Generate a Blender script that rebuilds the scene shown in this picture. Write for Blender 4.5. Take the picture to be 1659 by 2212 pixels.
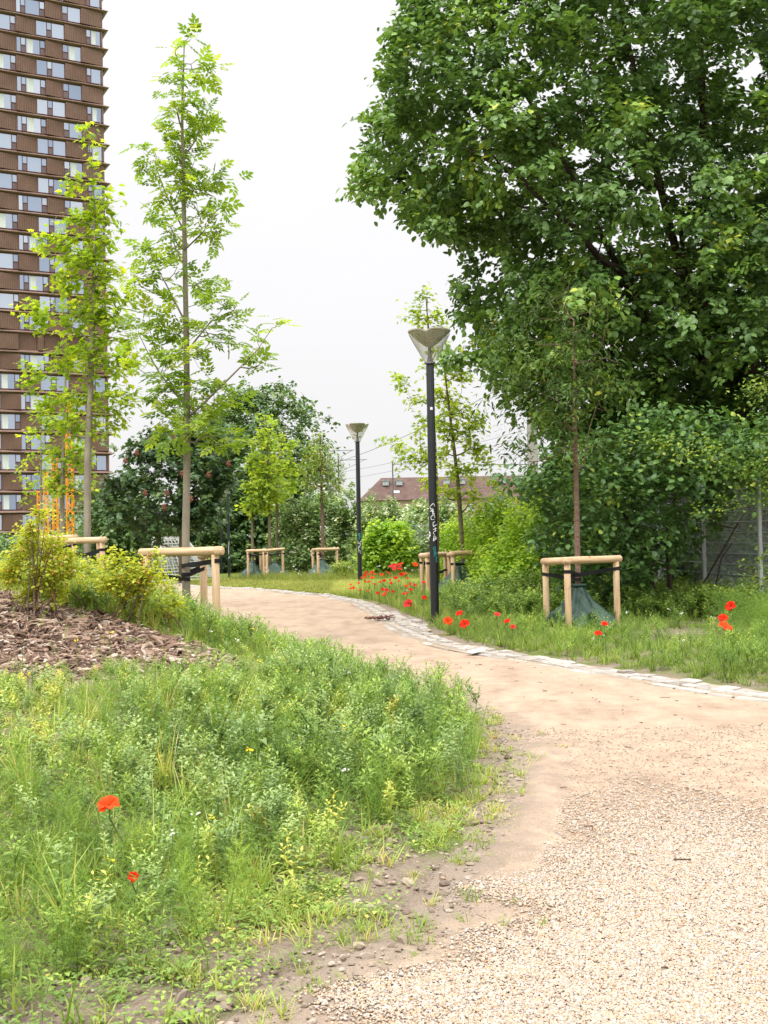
import bpy, math, random
import numpy as np
from mathutils import Matrix, Vector
PI = math.pi
R = math.radians
for o in list(bpy.data.objects):
    bpy.data.objects.remove(o)
scene = bpy.context.scene
col = scene.collection

# ------------------------------------------------------------------ camera
EYE = 1.6
FPX = 2500.0          # focal length in units of a 1659 x 2212 frame
CX, CY = 829.5, 1106.0
PITCH, ROLL = R(1.12), R(1.1)
_f = Vector((0, math.cos(PITCH), math.sin(PITCH)))
_u = Vector((0, -math.sin(PITCH), math.cos(PITCH)))
_r = Vector((1, 0, 0))
_right = _r * math.cos(ROLL) - _u * math.sin(ROLL)
_up = _u * math.cos(ROLL) + _r * math.sin(ROLL)
cam_data = bpy.data.cameras.new('camera')
cam_data.sensor_fit = 'VERTICAL'
cam_data.sensor_height = 36.0
cam_data.lens = FPX / 2212.0 * 36.0
cam_data.clip_start = 0.05
cam_data.clip_end = 6000
cam = bpy.data.objects.new('camera', cam_data)
col.objects.link(cam)
m = Matrix.Identity(4)
for i in range(3):
    m[i][0] = _right[i]; m[i][1] = _up[i]; m[i][2] = -_f[i]
m[2][3] = EYE
cam.matrix_world = m
scene.camera = cam

# ------------------------------------------------------------------ light
SUN_EL, SUN_AZ = R(58), R(215)      # azimuth clockwise from +Y
world = bpy.data.worlds.new('World')
scene.world = world
world.use_nodes = True
wn, wl = world.node_tree.nodes, world.node_tree.links
wn.clear()
out = wn.new('ShaderNodeOutputWorld')
bg = wn.new('ShaderNodeBackground'); bg.inputs['Strength'].default_value = 0.1
sky = wn.new('ShaderNodeTexSky'); sky.sky_type = 'NISHITA'; sky.sun_disc = False
sky.sun_elevation = SUN_EL; sky.sun_rotation = SUN_AZ
sky.air_density = 1.0; sky.dust_density = 4.0
hsv = wn.new('ShaderNodeHueSaturation'); hsv.inputs['Saturation'].default_value = 0.25
wl.new(sky.outputs[0], hsv.inputs['Color'])
tc = wn.new('ShaderNodeTexCoord')
sep = wn.new('ShaderNodeSeparateXYZ'); wl.new(tc.outputs['Generated'], sep.inputs[0])
ramp = wn.new('ShaderNodeValToRGB')          # overcast dome: brighter towards the zenith
ramp.color_ramp.elements[0].position = 0.0; ramp.color_ramp.elements[0].color = (0.575, 0.57, 0.575, 1)
ramp.color_ramp.elements[1].position = 1.0; ramp.color_ramp.elements[1].color = (3.4, 3.42, 3.44, 1)
e = ramp.color_ramp.elements.new(0.18); e.color = (0.605, 0.603, 0.612, 1)
e = ramp.color_ramp.elements.new(0.42); e.color = (0.66, 0.66, 0.668, 1)
wl.new(sep.outputs['Z'], ramp.inputs[0])
cn = wn.new('ShaderNodeTexNoise'); cn.inputs['Scale'].default_value = 2.2; cn.inputs['Detail'].default_value = 4
wmap = wn.new('ShaderNodeMapping'); wmap.inputs['Scale'].default_value = (1, 1, 3.5)
wl.new(tc.outputs['Generated'], wmap.inputs[0]); wl.new(wmap.outputs[0], cn.inputs['Vector'])
cr = wn.new('ShaderNodeMapRange'); cr.inputs[1].default_value = 0.3; cr.inputs[2].default_value = 0.7
cr.inputs[3].default_value = 9.75; cr.inputs[4].default_value = 10.25
wl.new(cn.outputs[0], cr.inputs[0])
mul = wn.new('ShaderNodeVectorMath'); mul.operation = 'SCALE'
wl.new(ramp.outputs[0], mul.inputs[0]); wl.new(cr.outputs[0], mul.inputs['Scale'])
mixw = wn.new('ShaderNodeMix'); mixw.data_type = 'RGBA'; mixw.inputs[0].default_value = 0.94
wl.new(hsv.outputs[0], mixw.inputs[6]); wl.new(mul.outputs[0], mixw.inputs[7])
wl.new(mixw.outputs[2], bg.inputs['Color'])
wl.new(bg.outputs[0], out.inputs['Surface'])
sun_data = bpy.data.lights.new('sun', 'SUN'); sun_data.energy = 1.1; sun_data.angle = R(18)
sun_data.color = (1.0, 0.96, 0.9)
sun = bpy.data.objects.new('sun', sun_data); col.objects.link(sun)
sd = Vector((math.sin(SUN_AZ) * math.cos(SUN_EL), math.cos(SUN_AZ) * math.cos(SUN_EL), math.sin(SUN_EL)))
sun.rotation_euler = sd.to_track_quat('Z', 'Y').to_euler()
sun.location = (0, 0, 60)
vs = scene.view_settings
vs.view_transform = 'Standard'; vs.look = 'None'; vs.gamma = 1.0; vs.exposure = 0.7
vs.use_curve_mapping = False
scene.cycles.max_bounces = 8
scene.cycles.transparent_max_bounces = 12

# ------------------------------------------------------------------ pixel <-> world (layout help only)
RIGHT, UP, FWD = np.array(_right), np.array(_up), np.array(_f)
def ray(u, v):
    u = np.asarray(u, float); v = np.asarray(v, float)
    return FWD + ((u - CX) / FPX)[..., None] * RIGHT + ((CY - v) / FPX)[..., None] * UP
def at(u, v, Y):
    """point seen at frame position (u, v) at depth Y"""
    d = ray(u, v)
    return np.array([0, 0, EYE]) + d * (np.asarray(Y) / d[..., 1])[..., None]
def on_plane(u, v, z=0.0):
    d = ray(np.float64(u), np.float64(v))
    t = (z - EYE) / d[2]
    return np.array([0, 0, EYE]) + d * t
def smooth(a, b, x):
    t = np.clip((np.asarray(x, float) - a) / (b - a), 0, 1)
    return t * t * (3 - 2 * t)
def in_poly(px, py, poly):
    poly = np.asarray(poly, float)
    inside = np.zeros(len(px), bool)
    j = len(poly) - 1
    for i in range(len(poly)):
        xi, yi = poly[i]; xj, yj = poly[j]
        c = ((yi > py) != (yj > py)) & (px < (xj - xi) * (py - yi) / (yj - yi + 1e-12) + xi)
        inside ^= c
        j = i
    return inside
def edge_dist(px, py, poly):
    poly = np.asarray(poly, float)
    best = np.full(len(px), 1e9)
    for i in range(len(poly)):
        a = poly[i - 1]; b = poly[i]; ab = b - a
        t = np.clip(((px - a[0]) * ab[0] + (py - a[1]) * ab[1]) / (ab @ ab + 1e-9), 0, 1)
        best = np.minimum(best, np.hypot(px - a[0] - t * ab[0], py - a[1] - t * ab[1]))
    return best

# ------------------------------------------------------------------ objects
def tag(o, label=None, cat=None, group=None, kind=None):
    if label: o['label'] = label
    if cat: o['category'] = cat
    if group: o['group'] = group
    if kind: o['kind'] = kind
    return o
def thing(name, label, cat, loc=(0, 0, 0), group=None, rz=0.0):
    o = bpy.data.objects.new(name, None)
    o.empty_display_size = 0.2
    o.location = tuple(float(c) for c in loc); o.rotation_euler = (0, 0, rz)
    col.objects.link(o)
    return tag(o, label, cat, group)
class MB:
    """collects geometry, built as ONE mesh object"""
    def __init__(self):
        self.v, self.q, self.t, self.a, self.n = [], [], [], [], 0
    def add(self, v, q=None, t=None, a=None):
        v = np.asarray(v, float).reshape(-1, 3)
        self.v.append(v)
        if q is not None and len(q): self.q.append(np.asarray(q, int).reshape(-1, 4) + self.n)
        if t is not None and len(t): self.t.append(np.asarray(t, int).reshape(-1, 3) + self.n)
        self.a.append(np.full(len(v), 0.5) if a is None else np.broadcast_to(np.asarray(a, float), (len(v),)))
        self.n += len(v)
        return self
    def box(self, c, s, rz=0.0, rx=0.0, a=None):
        x, y, z = [k / 2 for k in s]
        v = np.array([[-x,-y,-z],[x,-y,-z],[x,y,-z],[-x,y,-z],[-x,-y,z],[x,-y,z],[x,y,z],[-x,y,z]])
        if rx:
            cc, ss = math.cos(rx), math.sin(rx); v = v @ np.array([[1,0,0],[0,cc,ss],[0,-ss,cc]])
        if rz:
            cc, ss = math.cos(rz), math.sin(rz); v = v @ np.array([[cc,ss,0],[-ss,cc,0],[0,0,1]])
        return self.add(v + np.asarray(c, float), q=[[0,3,2,1],[4,5,6,7],[0,1,5,4],[1,2,6,5],[2,3,7,6],[3,0,4,7]], a=a)
    def tube(self, pts, rad, n=8, cap=True, a=None):
        P = np.asarray(pts, float); k = len(P)
        rad = np.broadcast_to(np.asarray(rad, float), (k,))
        T = np.gradient(P, axis=0); T /= np.linalg.norm(T, axis=1)[:, None] + 1e-9
        ref = np.array([0, 0, 1.0]) if abs(T[0][2]) < 0.9 else np.array([1.0, 0, 0])
        U = np.cross(np.broadcast_to(ref, T.shape), T)
        bad = np.linalg.norm(U, axis=1) < 1e-3
        U[bad] = np.cross(np.array([0, 1.0, 0.1]), T[bad])
        U /= np.linalg.norm(U, axis=1)[:, None] + 1e-9
        W = np.cross(T, U)
        th = np.arange(n) * 2 * PI / n
        v = P[:, None] + rad[:, None, None] * (np.cos(th)[None, :, None] * U[:, None] + np.sin(th)[None, :, None] * W[:, None])
        i = np.arange(k - 1)[:, None] * n; j = np.arange(n)[None]; j2 = (j + 1) % n
        q = np.stack([i + j, i + j2, i + n + j2, i + n + j], -1).reshape(-1, 4)
        t = []
        if cap:
            v = np.concatenate([v.reshape(-1, 3), P[:1], P[-1:]])
            c0, c1 = k * n, k * n + 1
            t = [[c0, (b + 1) % n, b] for b in range(n)] + [[c1, (k - 1) * n + b, (k - 1) * n + (b + 1) % n] for b in range(n)]
        return self.add(v, q=q, t=t, a=a)
    def lathe(self, prof, n=24, c=(0, 0, 0), rmod=None, a=None):
        prof = np.asarray(prof, float); k = len(prof)
        th = np.arange(n) * 2 * PI / n
        r = prof[:, 0][:, None] * (np.ones(n)[None] if rmod is None else rmod(th[None], prof[:, 1][:, None]))
        v = np.stack([r * np.cos(th), r * np.sin(th), np.broadcast_to(prof[:, 1][:, None], r.shape)], -1) + np.asarray(c, float)
        i = np.arange(k - 1)[:, None] * n; j = np.arange(n)[None]; j2 = (j + 1) % n
        q = np.stack([i + j, i + j2, i + n + j2, i + n + j], -1).reshape(-1, 4)
        return self.add(v, q=q, a=a)
    def build(self, name, mat, parent=None, smooth=False, label=None, local=False):
        V = np.concatenate(self.v)
        if parent is not None and not local:
            V = V - np.array(parent.location)
        me = bpy.data.meshes.new(name)
        Q = np.concatenate(self.q) if self.q else np.zeros((0, 4), int)
        T = np.concatenate(self.t) if self.t else np.zeros((0, 3), int)
        me.vertices.add(len(V)); me.vertices.foreach_set('co', V.astype(np.float32).ravel())
        loops = np.concatenate([Q.ravel(), T.ravel()]).astype(np.int32)
        me.loops.add(len(loops)); me.loops.foreach_set('vertex_index', loops)
        nq, nt = len(Q), len(T)
        me.polygons.add(nq + nt)
        ls = np.concatenate([np.arange(nq) * 4, nq * 4 + np.arange(nt) * 3]).astype(np.int32)
        me.polygons.foreach_set('loop_start', ls)
        me.polygons.foreach_set('use_smooth', np.full(nq + nt, bool(smooth)))
        at_ = me.attributes.new('tint', 'FLOAT', 'POINT')
        at_.data.foreach_set('value', np.concatenate(self.a).astype(np.float32))
        me.update(calc_edges=True)
        if mat: me.materials.append(mat)
        o = bpy.data.objects.new(name, me)
        col.objects.link(o)
        if parent is not None: o.parent = parent
        if label: o['label'] = label
        return o
def copy_tree(o, parent=None):
    c = o.copy(); col.objects.link(c)
    if parent is not None: c.parent = parent
    for ch in [k for k in bpy.data.objects if k.parent == o]:
        copy_tree(ch, c)
    return c
def instance(mb, T, tq, tt, pos, fx, fz, scale, a):
    """add copies of template T (k,3): x axis along fx, z axis near fz"""
    n, k = len(pos), len(T)
    if n == 0: return
    X = fx / (np.linalg.norm(fx, axis=1)[:, None] + 1e-9)
    Y = np.cross(fz, X); Y /= np.linalg.norm(Y, axis=1)[:, None] + 1e-9
    Z = np.cross(X, Y)
    s = np.broadcast_to(np.asarray(scale, float), (n,))[:, None, None]
    V = pos[:, None] + s * (T[None, :, 0:1] * X[:, None] + T[None, :, 1:2] * Y[:, None] + T[None, :, 2:3] * Z[:, None])
    off = (np.arange(n) * k)[:, None, None]
    q = (np.asarray(tq, int)[None] + off).reshape(-1, 4) if len(tq) else None
    t = (np.asarray(tt, int)[None] + off).reshape(-1, 3) if len(tt) else None
    mb.add(V.reshape(-1, 3), q=q, t=t, a=np.repeat(np.broadcast_to(np.asarray(a, float), (n,)), k))
def rot_instance(mb, V0, q, t, a0, pos, yaw, scale, tint, lean=None):
    n, k = len(pos), len(V0)
    if n == 0: return
    c, s = np.cos(yaw), np.sin(yaw)
    x = c[:, None] * V0[None, :, 0] - s[:, None] * V0[None, :, 1]
    y = s[:, None] * V0[None, :, 0] + c[:, None] * V0[None, :, 1]
    z = np.broadcast_to(V0[None, :, 2], x.shape).copy()
    sc = np.asarray(scale)[:, None]
    if lean is not None:
        x = x + lean[:, 0:1] * z; y = y + lean[:, 1:2] * z
    V = np.stack([x * sc, y * sc, z * sc], -1) + pos[:, None]
    off = (np.arange(n) * k)[:, None, None]
    qq = (np.asarray(q, int)[None] + off).reshape(-1, 4) if len(q) else None
    tt = (np.asarray(t, int)[None] + off).reshape(-1, 3) if len(t) else None
    mb.add(V.reshape(-1, 3), q=qq, t=tt, a=np.clip(a0[None] + np.asarray(tint)[:, None], 0, 1).ravel())

# ------------------------------------------------------------------ materials
def mat_base(name):
    m = bpy.data.materials.new(name); m.use_nodes = True
    nt = m.node_tree
    return m, nt, nt.nodes['Principled BSDF'], nt.nodes['Material Output']
def ramp_node(nt, stops):
    r = nt.nodes.new('ShaderNodeValToRGB')
    els = r.color_ramp.elements
    els[0].position, els[0].color = stops[0][0], (*stops[0][1], 1)
    els[1].position, els[1].color = stops[-1][0], (*stops[-1][1], 1)
    for p, c in stops[1:-1]:
        k = els.new(p); k.color = (*c, 1)
    return r
def noise_node(nt, scale, detail=3, vec=None, rough=0.55):
    n = nt.nodes.new('ShaderNodeTexNoise')
    n.inputs['Scale'].default_value = scale; n.inputs['Detail'].default_value = detail
    n.inputs['Roughness'].default_value = rough
    if vec is not None: nt.links.new(vec, n.inputs['Vector'])
    return n
def coord(nt, kind='Object', scale=None):
    t = nt.nodes.new('ShaderNodeTexCoord')
    if scale is None: return t.outputs[kind]
    mp = nt.nodes.new('ShaderNodeMapping'); mp.inputs['Scale'].default_value = scale
    nt.links.new(t.outputs[kind], mp.inputs[0])
    return mp.outputs[0]
def leaf_mat(name, stops, transl=0.35, rough=0.5, spec=0.35, glow=1.25):
    m, nt, p, o = mat_base(name)
    at_ = nt.nodes.new('ShaderNodeAttribute'); at_.attribute_name = 'tint'
    r = ramp_node(nt, stops); nt.links.new(at_.outputs['Fac'], r.inputs[0])
    nt.links.new(r.outputs[0], p.inputs['Base Color'])
    p.inputs['Roughness'].default_value = rough
    p.inputs['Specular IOR Level'].default_value = spec
    tr = nt.nodes.new('ShaderNodeBsdfTranslucent')
    g = nt.nodes.new('ShaderNodeMix'); g.data_type = 'RGBA'; g.blend_type = 'MULTIPLY'; g.inputs[0].default_value = 1.0
    nt.links.new(r.outputs[0], g.inputs[6]); g.inputs[7].default_value = (glow * 1.05, glow, glow * 0.55, 1)
    nt.links.new(g.outputs[2], tr.inputs['Color'])
    mx = nt.nodes.new('ShaderNodeMixShader'); mx.inputs[0].default_value = transl
    nt.links.new(p.outputs[0], mx.inputs[1]); nt.links.new(tr.outputs[0], mx.inputs[2])
    nt.links.new(mx.outputs[0], o.inputs['Surface'])
    return m
def noisy_mat(name, stops, scale=8, rough=0.8, stretch=None, bump=0.0, bscale=40, detail=4, spec=0.3, metallic=0.0):
    m, nt, p, o = mat_base(name)
    v = coord(nt, 'Object', stretch or (1, 1, 1))
    n = noise_node(nt, scale, detail, v)
    r = ramp_node(nt, stops); nt.links.new(n.outputs[0], r.inputs[0])
    nt.links.new(r.outputs[0], p.inputs['Base Color'])
    p.inputs['Roughness'].default_value = rough
    p.inputs['Specular IOR Level'].default_value = spec
    p.inputs['Metallic'].default_value = metallic
    if bump:
        n2 = noise_node(nt, bscale, 4, v)
        b = nt.nodes.new('ShaderNodeBump'); b.inputs['Strength'].default_value = bump; b.inputs['Distance'].default_value = 0.02
        nt.links.new(n2.outputs[0], b.inputs['Height']); nt.links.new(b.outputs[0], p.inputs['Normal'])
    return m
def tint_mat(name, stops, rough=0.8, spec=0.3, bump=0.0, bscale=200, nscale=60, namt=0.25):
    """colour from the per-piece tint attribute plus fine noise"""
    m, nt, p, o = mat_base(name)
    at_ = nt.nodes.new('ShaderNodeAttribute'); at_.attribute_name = 'tint'
    n = noise_node(nt, nscale, 4, coord(nt, 'Object'))
    mm = nt.nodes.new('ShaderNodeMath'); mm.operation = 'MULTIPLY_ADD'; mm.inputs[1].default_value = namt; mm.inputs[2].default_value = -namt / 2
    nt.links.new(n.outputs[0], mm.inputs[0])
    ad = nt.nodes.new('ShaderNodeMath'); ad.operation = 'ADD'
    nt.links.new(mm.outputs[0], ad.inputs[0]); nt.links.new(at_.outputs['Fac'], ad.inputs[1])
    r = ramp_node(nt, stops); nt.links.new(ad.outputs[0], r.inputs[0])
    nt.links.new(r.outputs[0], p.inputs['Base Color'])
    p.inputs['Roughness'].default_value = rough
    p.inputs['Specular IOR Level'].default_value = spec
    if bump:
        n2 = noise_node(nt, bscale, 3, coord(nt, 'Object'))
        b = nt.nodes.new('ShaderNodeBump'); b.inputs['Strength'].default_value = bump; b.inputs['Distance'].default_value = 0.01
        nt.links.new(n2.outputs[0], b.inputs['Height']); nt.links.new(b.outputs[0], p.inputs['Normal'])
    return m

# ------------------------------------------------------------------ terrain
KERB_PX = [(1659,1520),(1400,1480),(1200,1447),(1100,1427),(1000,1411),(920,1396),(860,1371),(820,1350),(795,1330),(775,1312),(745,1300),(680,1288),(600,1280),(500,1271)]
_k = [on_plane(u, v, 0.0) for u, v in KERB_PX]
_ky = [1.0, 4.0, 8.0] + [p[1] for p in _k] + [38.5, 42.0, 48.0, 60.0, 75.0]
_kx = [13.0, 10.0, 6.2] + [p[0] for p in _k] + [-6.2, -7.4, -9.0, -13.0, -20.0]
_o = np.argsort(_ky); _ky = np.array(_ky)[_o]; _kx = np.array(_kx)[_o]
_gy = np.linspace(1, 75, 600)
_gx = np.interp(_gy, _ky, _kx)
_ks = np.ones(11) / 11
_gxp = np.convolve(np.pad(_gx, 5, mode='edge'), _ks, 'valid')
def xr(y): return np.interp(y, _gy, _gxp)
_ly = np.array([1.0, 2.5, 3.8, 4.6, 5.9, 7.3, 8.6, 10, 11, 13, 15, 17, 19, 22, 26, 30, 36, 46, 60, 75])
_lx = np.array([-2.2, -1.4, -0.6, 0.02, 0.38, 0.68, 0.85, 0.78, 0.5, -0.3, -1.2, -2.2, -3.1, -4.2, -5.6, -7.2, -10, -14, -19, -26])
_gl = np.convolve(np.pad(np.interp(_gy, _ly, _lx), 5, mode='edge'), _ks, 'valid')
def xl(y): return np.interp(y, _gy, _gl)
def d_left(x, y):      # metres into the left bed
    s = (xl(np.asarray(y) + .2) - xl(np.asarray(y) - .2)) / .4
    return (xl(y) - x) / np.sqrt(1 + s * s)
def d_right(x, y):     # metres beyond the inner kerb line
    s = (xr(np.asarray(y) + .2) - xr(np.asarray(y) - .2)) / .4
    return (x - xr(y)) / np.sqrt(1 + s * s)
def base_z(y):
    y = np.asarray(y, float)
    t = np.clip(y - 34, 0, 36)
    return -0.022 * np.where(t < 4, t * t / 8, t - 2)
def zg(x, y):
    x = np.asarray(x, float); y = np.asarray(y, float)
    d = d_left(x, y); e_ = d_right(x, y)
    h = 0.45 * smooth(0.1, 2.6, d) * smooth(3.5, 8.5, y) * (1 - smooth(40, 55, y))
    b = 0.62 * np.exp(-.5 * (((x + 5.2) / 2.3) ** 2 + ((y - 13.2) / np.where(y < 13.2, 2.3, 5.0)) ** 2)) * smooth(0.0, 2.0, d)
    n = 0.03 * np.sin(x * 3.1 + 1.3 * np.sin(y * 2.3)) * np.sin(y * 2.7 + x) * smooth(.15, 1, np.maximum(d, e_ - .5)) * (1 - smooth(40, 60, y))
    r = 0.06 * smooth(0.6, 2.5, e_) * (1 - smooth(40, 60, y))
    return base_z(y) + h + b + n + r
def ground_hit(u, v, zoff=0.0):
    d = ray(np.float64(u), np.float64(v))
    Y = np.concatenate([np.arange(3, 40, .05), np.arange(40, 120, .3)])
    P = np.array([0, 0, EYE]) + d * (Y / d[1])[:, None]
    below = P[:, 2] < zg(P[:, 0], P[:, 1]) + zoff
    i = int(np.argmax(below)) if below.any() else len(Y) - 1
    return P[i]
# ------------------------------------------------------------------ ground, path, kerb
rng = np.random.default_rng(7)
def axis(lo, hi, step, far, grow=1.25):
    a = list(np.arange(lo, hi + 1e-6, step)); s = step; x = lo; pre = []
    while x > -far: s *= grow; x -= s; pre.append(x)
    s = step; x = a[-1]; post = []
    while x < far: s *= grow; x += s; post.append(x)
    return np.array(pre[::-1] + a + post)
def grid_faces(nx, ny):
    i = np.arange(ny - 1)[:, None] * nx; j = np.arange(nx - 1)[None]
    return np.stack([i + j, i + j + 1, i + nx + j + 1, i + nx + j], -1).reshape(-1, 4)
gx = axis(-9, 9, 0.12, 2500); gy = axis(1.5, 46, 0.12, 2500)
X, Y = np.meshgrid(gx, gy)
Yc = np.clip(Y, 1.2, 74); Xc = X
Z = zg(Xc, Yc)
inp = (d_left(X, Yc) < 0.0) & (d_right(X, Yc) < 0.5) & (Y > 1) & (Y < 75)
Z = np.where(inp, base_z(Yc) - 0.03, Z)
Z += np.where(~inp, 0.012 * rng.standard_normal(Z.shape) * (np.abs(X) < 9) * (Y < 46), 0)
grassy = np.where(d_right(X, Yc) > 0.3, smooth(26, 33, Y) * .75 + .22, .18)
grassy = np.where((Y > 60) | (np.abs(X) > 20), .9, grassy)
grassy = np.where(inp, 0.0, grassy)
gb = MB(); gb.add(np.stack([X, Y, Z], -1).reshape(-1, 3), q=grid_faces(len(gx), len(gy)))
gb.a = [grassy.ravel()]
def ground_mat():
    m, nt, p, o = mat_base('soil_and_turf')
    v = coord(nt, 'Object')
    n1 = noise_node(nt, 1.3, 6, v); n2 = noise_node(nt, 46, 8, v, .78)
    soil = ramp_node(nt, [(0.3, (.155, .115, .085)), (.55, (.25, .195, .15)), (.75, (.34, .275, .22))]); nt.links.new(n2.outputs[0], soil.inputs[0])
    turf = ramp_node(nt, [(0.3, (.06, .09, .018)), (.6, (.13, .16, .035)), (.8, (.2, .19, .07))]); nt.links.new(n2.outputs[0], turf.inputs[0])
    a = nt.nodes.new('ShaderNodeAttribute'); a.attribute_name = 'tint'
    ad = nt.nodes.new('ShaderNodeMath'); ad.operation = 'ADD'; nt.links.new(a.outputs['Fac'], ad.inputs[0]); nt.links.new(n1.outputs[0], ad.inputs[1])
    mr = nt.nodes.new('ShaderNodeMapRange'); mr.inputs[1].default_value = .68; mr.inputs[2].default_value = .86
    nt.links.new(ad.outputs[0], mr.inputs[0])
    mx = nt.nodes.new('ShaderNodeMix'); mx.data_type = 'RGBA'
    nt.links.new(mr.outputs[0], mx.inputs[0]); nt.links.new(soil.outputs[0], mx.inputs[6]); nt.links.new(turf.outputs[0], mx.inputs[7])
    nt.links.new(mx.outputs[2], p.inputs['Base Color']); p.inputs['Roughness'].default_value = .95; p.inputs['Specular IOR Level'].default_value = .1
    b = nt.nodes.new('ShaderNodeBump'); b.inputs['Strength'].default_value = .8; b.inputs['Distance'].default_value = .018
    nt.links.new(n2.outputs[0], b.inputs['Height']); nt.links.new(b.outputs[0], p.inputs['Normal'])
    return m
tag(gb.build('ground', ground_mat(), smooth=True), 'brown soil and turf ground beneath the beds and verges', 'ground', kind='structure')

ys = np.concatenate([np.arange(1.6, 12, .06), np.arange(12, 40, .12), np.arange(40, 75, .4)])
nu = 64
L = xl(ys) - 0.25; Rr = xr(ys) + 0.06
uu = np.linspace(0, 1, nu) ** 1.5
PX = L[:, None] + (Rr - L)[:, None] * uu[None]; PY = np.repeat(ys[:, None], nu, 1)
dl = -d_left(PX, PY)
PZ = base_z(PY) + 0.006 + 0.012 * np.sin(PX * 2.1 + PY) * np.sin(PY * 1.3)
rut = np.exp(-((dl - 0.95 - .1 * np.sin(PY)) / .3) ** 2) * (1 - smooth(8.5, 13, PY))
PZ -= 0.02 * rut
PZ += 0.025 * np.exp(-((dl - 0.30) / .10) ** 2) * smooth(5.0, 6.0, PY) * (1 - smooth(8, 9, PY)) - 0.03 * (1 - smooth(-.25, .1, dl))
pb = MB(); pb.add(np.stack([PX, PY, PZ], -1).reshape(-1, 3), q=grid_faces(nu, len(ys)))
pb.a = [np.clip(dl / 3.0 + .2, 0, 1).ravel()]
def path_mat():
    m, nt, p, o = mat_base('sand_path')
    v = coord(nt, 'Object')
    big = noise_node(nt, .55, 4, v); mid = noise_node(nt, 5, 5, v, .65); fine = noise_node(nt, 130, 3, v, .7)
    streak = noise_node(nt, 2.5, 4, coord(nt, 'Object', (1.0, .45, 1)))
    sand = ramp_node(nt, [(.25, (.255, .178, .122)), (.5, (.355, .262, .188)), (.78, (.46, .36, .28))]); nt.links.new(fine.outputs[0], sand.inputs[0])
    tone = ramp_node(nt, [(.3, (.82, .8, .78)), (.5, (1, 1, 1)), (.72, (1.14, 1.13, 1.12))]); nt.links.new(mid.outputs[0], tone.inputs[0])
    tone2 = ramp_node(nt, [(.3, (.80, .78, .76)), (.5, (1, 1, 1)), (.7, (1.12, 1.12, 1.12))]); nt.links.new(streak.outputs[0], tone2.inputs[0])
    def mulc(a, b):
        x = nt.nodes.new('ShaderNodeMix'); x.data_type = 'RGBA'; x.blend_type = 'MULTIPLY'; x.inputs[0].default_value = 1
        nt.links.new(a, x.inputs[6]); nt.links.new(b, x.inputs[7]); return x.outputs[2]
    c = mulc(mulc(sand.outputs[0], tone.outputs[0]), tone2.outputs[0])
    vo = nt.nodes.new('ShaderNodeTexVoronoi'); vo.inputs['Scale'].default_value = 75; nt.links.new(v, vo.inputs['Vector'])
    spk = nt.nodes.new('ShaderNodeMapRange'); spk.inputs[1].default_value = .16; spk.inputs[2].default_value = .24; spk.inputs[3].default_value = 1; spk.inputs[4].default_value = 0
    nt.links.new(vo.outputs['Distance'], spk.inputs[0])
    sel = nt.nodes.new('ShaderNodeSeparateColor'); nt.links.new(vo.outputs['Color'], sel.inputs[0])
    th = nt.nodes.new('ShaderNodeMath'); th.operation = 'GREATER_THAN'; th.inputs[1].default_value = .72; nt.links.new(sel.outputs[0], th.inputs[0])
    ml = nt.nodes.new('ShaderNodeMath'); ml.operation = 'MULTIPLY'; nt.links.new(spk.outputs[0], ml.inputs[0]); nt.links.new(th.outputs[0], ml.inputs[1])
    sc = ramp_node(nt, [(0, (.14, .1, .08)), (.35, (.3, .2, .14)), (.5, (.62, .5, .4)), (1, (.72, .62, .52))]); nt.links.new(sel.outputs[1], sc.inputs[0])
    mx0 = nt.nodes.new('ShaderNodeMix'); mx0.data_type = 'RGBA'; nt.links.new(ml.outputs[0], mx0.inputs[0]); nt.links.new(c, mx0.inputs[6]); nt.links.new(sc.outputs[0], mx0.inputs[7])
    a = nt.nodes.new('ShaderNodeAttribute'); a.attribute_name = 'tint'
    ed = nt.nodes.new('ShaderNodeMath'); ed.operation = 'MULTIPLY_ADD'; ed.inputs[1].default_value = .28; nt.links.new(mid.outputs[0], ed.inputs[0]); nt.links.new(a.outputs['Fac'], ed.inputs[2])
    er = nt.nodes.new('ShaderNodeMapRange'); er.inputs[1].default_value = .36; er.inputs[2].default_value = .52; nt.links.new(ed.outputs[0], er.inputs[0])
    soil = ramp_node(nt, [(.3, (.16, .12, .09)), (.55, (.24, .188, .146)), (.8, (.33, .268, .215))]); nt.links.new(fine.outputs[0], soil.inputs[0])
    mx = nt.nodes.new('ShaderNodeMix'); mx.data_type = 'RGBA'; nt.links.new(er.outputs[0], mx.inputs[0]); nt.links.new(soil.outputs[0], mx.inputs[6]); nt.links.new(mx0.outputs[2], mx.inputs[7])
    nt.links.new(mx.outputs[2], p.inputs['Base Color']); p.inputs['Roughness'].default_value = .95; p.inputs['Specular IOR Level'].default_value = .15
    hb = nt.nodes.new('ShaderNodeMath'); hb.operation = 'ADD'; nt.links.new(fine.outputs[0], hb.inputs[0]); nt.links.new(mid.outputs[0], hb.inputs[1])
    b = nt.nodes.new('ShaderNodeBump'); b.inputs['Strength'].default_value = .5; b.inputs['Distance'].default_value = .012
    nt.links.new(hb.outputs[0], b.inputs['Height']); nt.links.new(b.outputs[0], p.inputs['Normal'])
    return m
tag(pb.build('path', path_mat(), smooth=True), 'winding sandy path between the flower beds', 'path', kind='structure')
def path_z(x, y): return base_z(y) + 0.006 + 0.012 * np.sin(x * 2.1 + y) * np.sin(y * 1.3) - 0.02 * np.exp(-((-d_left(x, y) - 0.95 - .1 * np.sin(y)) / .3) ** 2) * (1 - smooth(8.5, 13, y))

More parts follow.
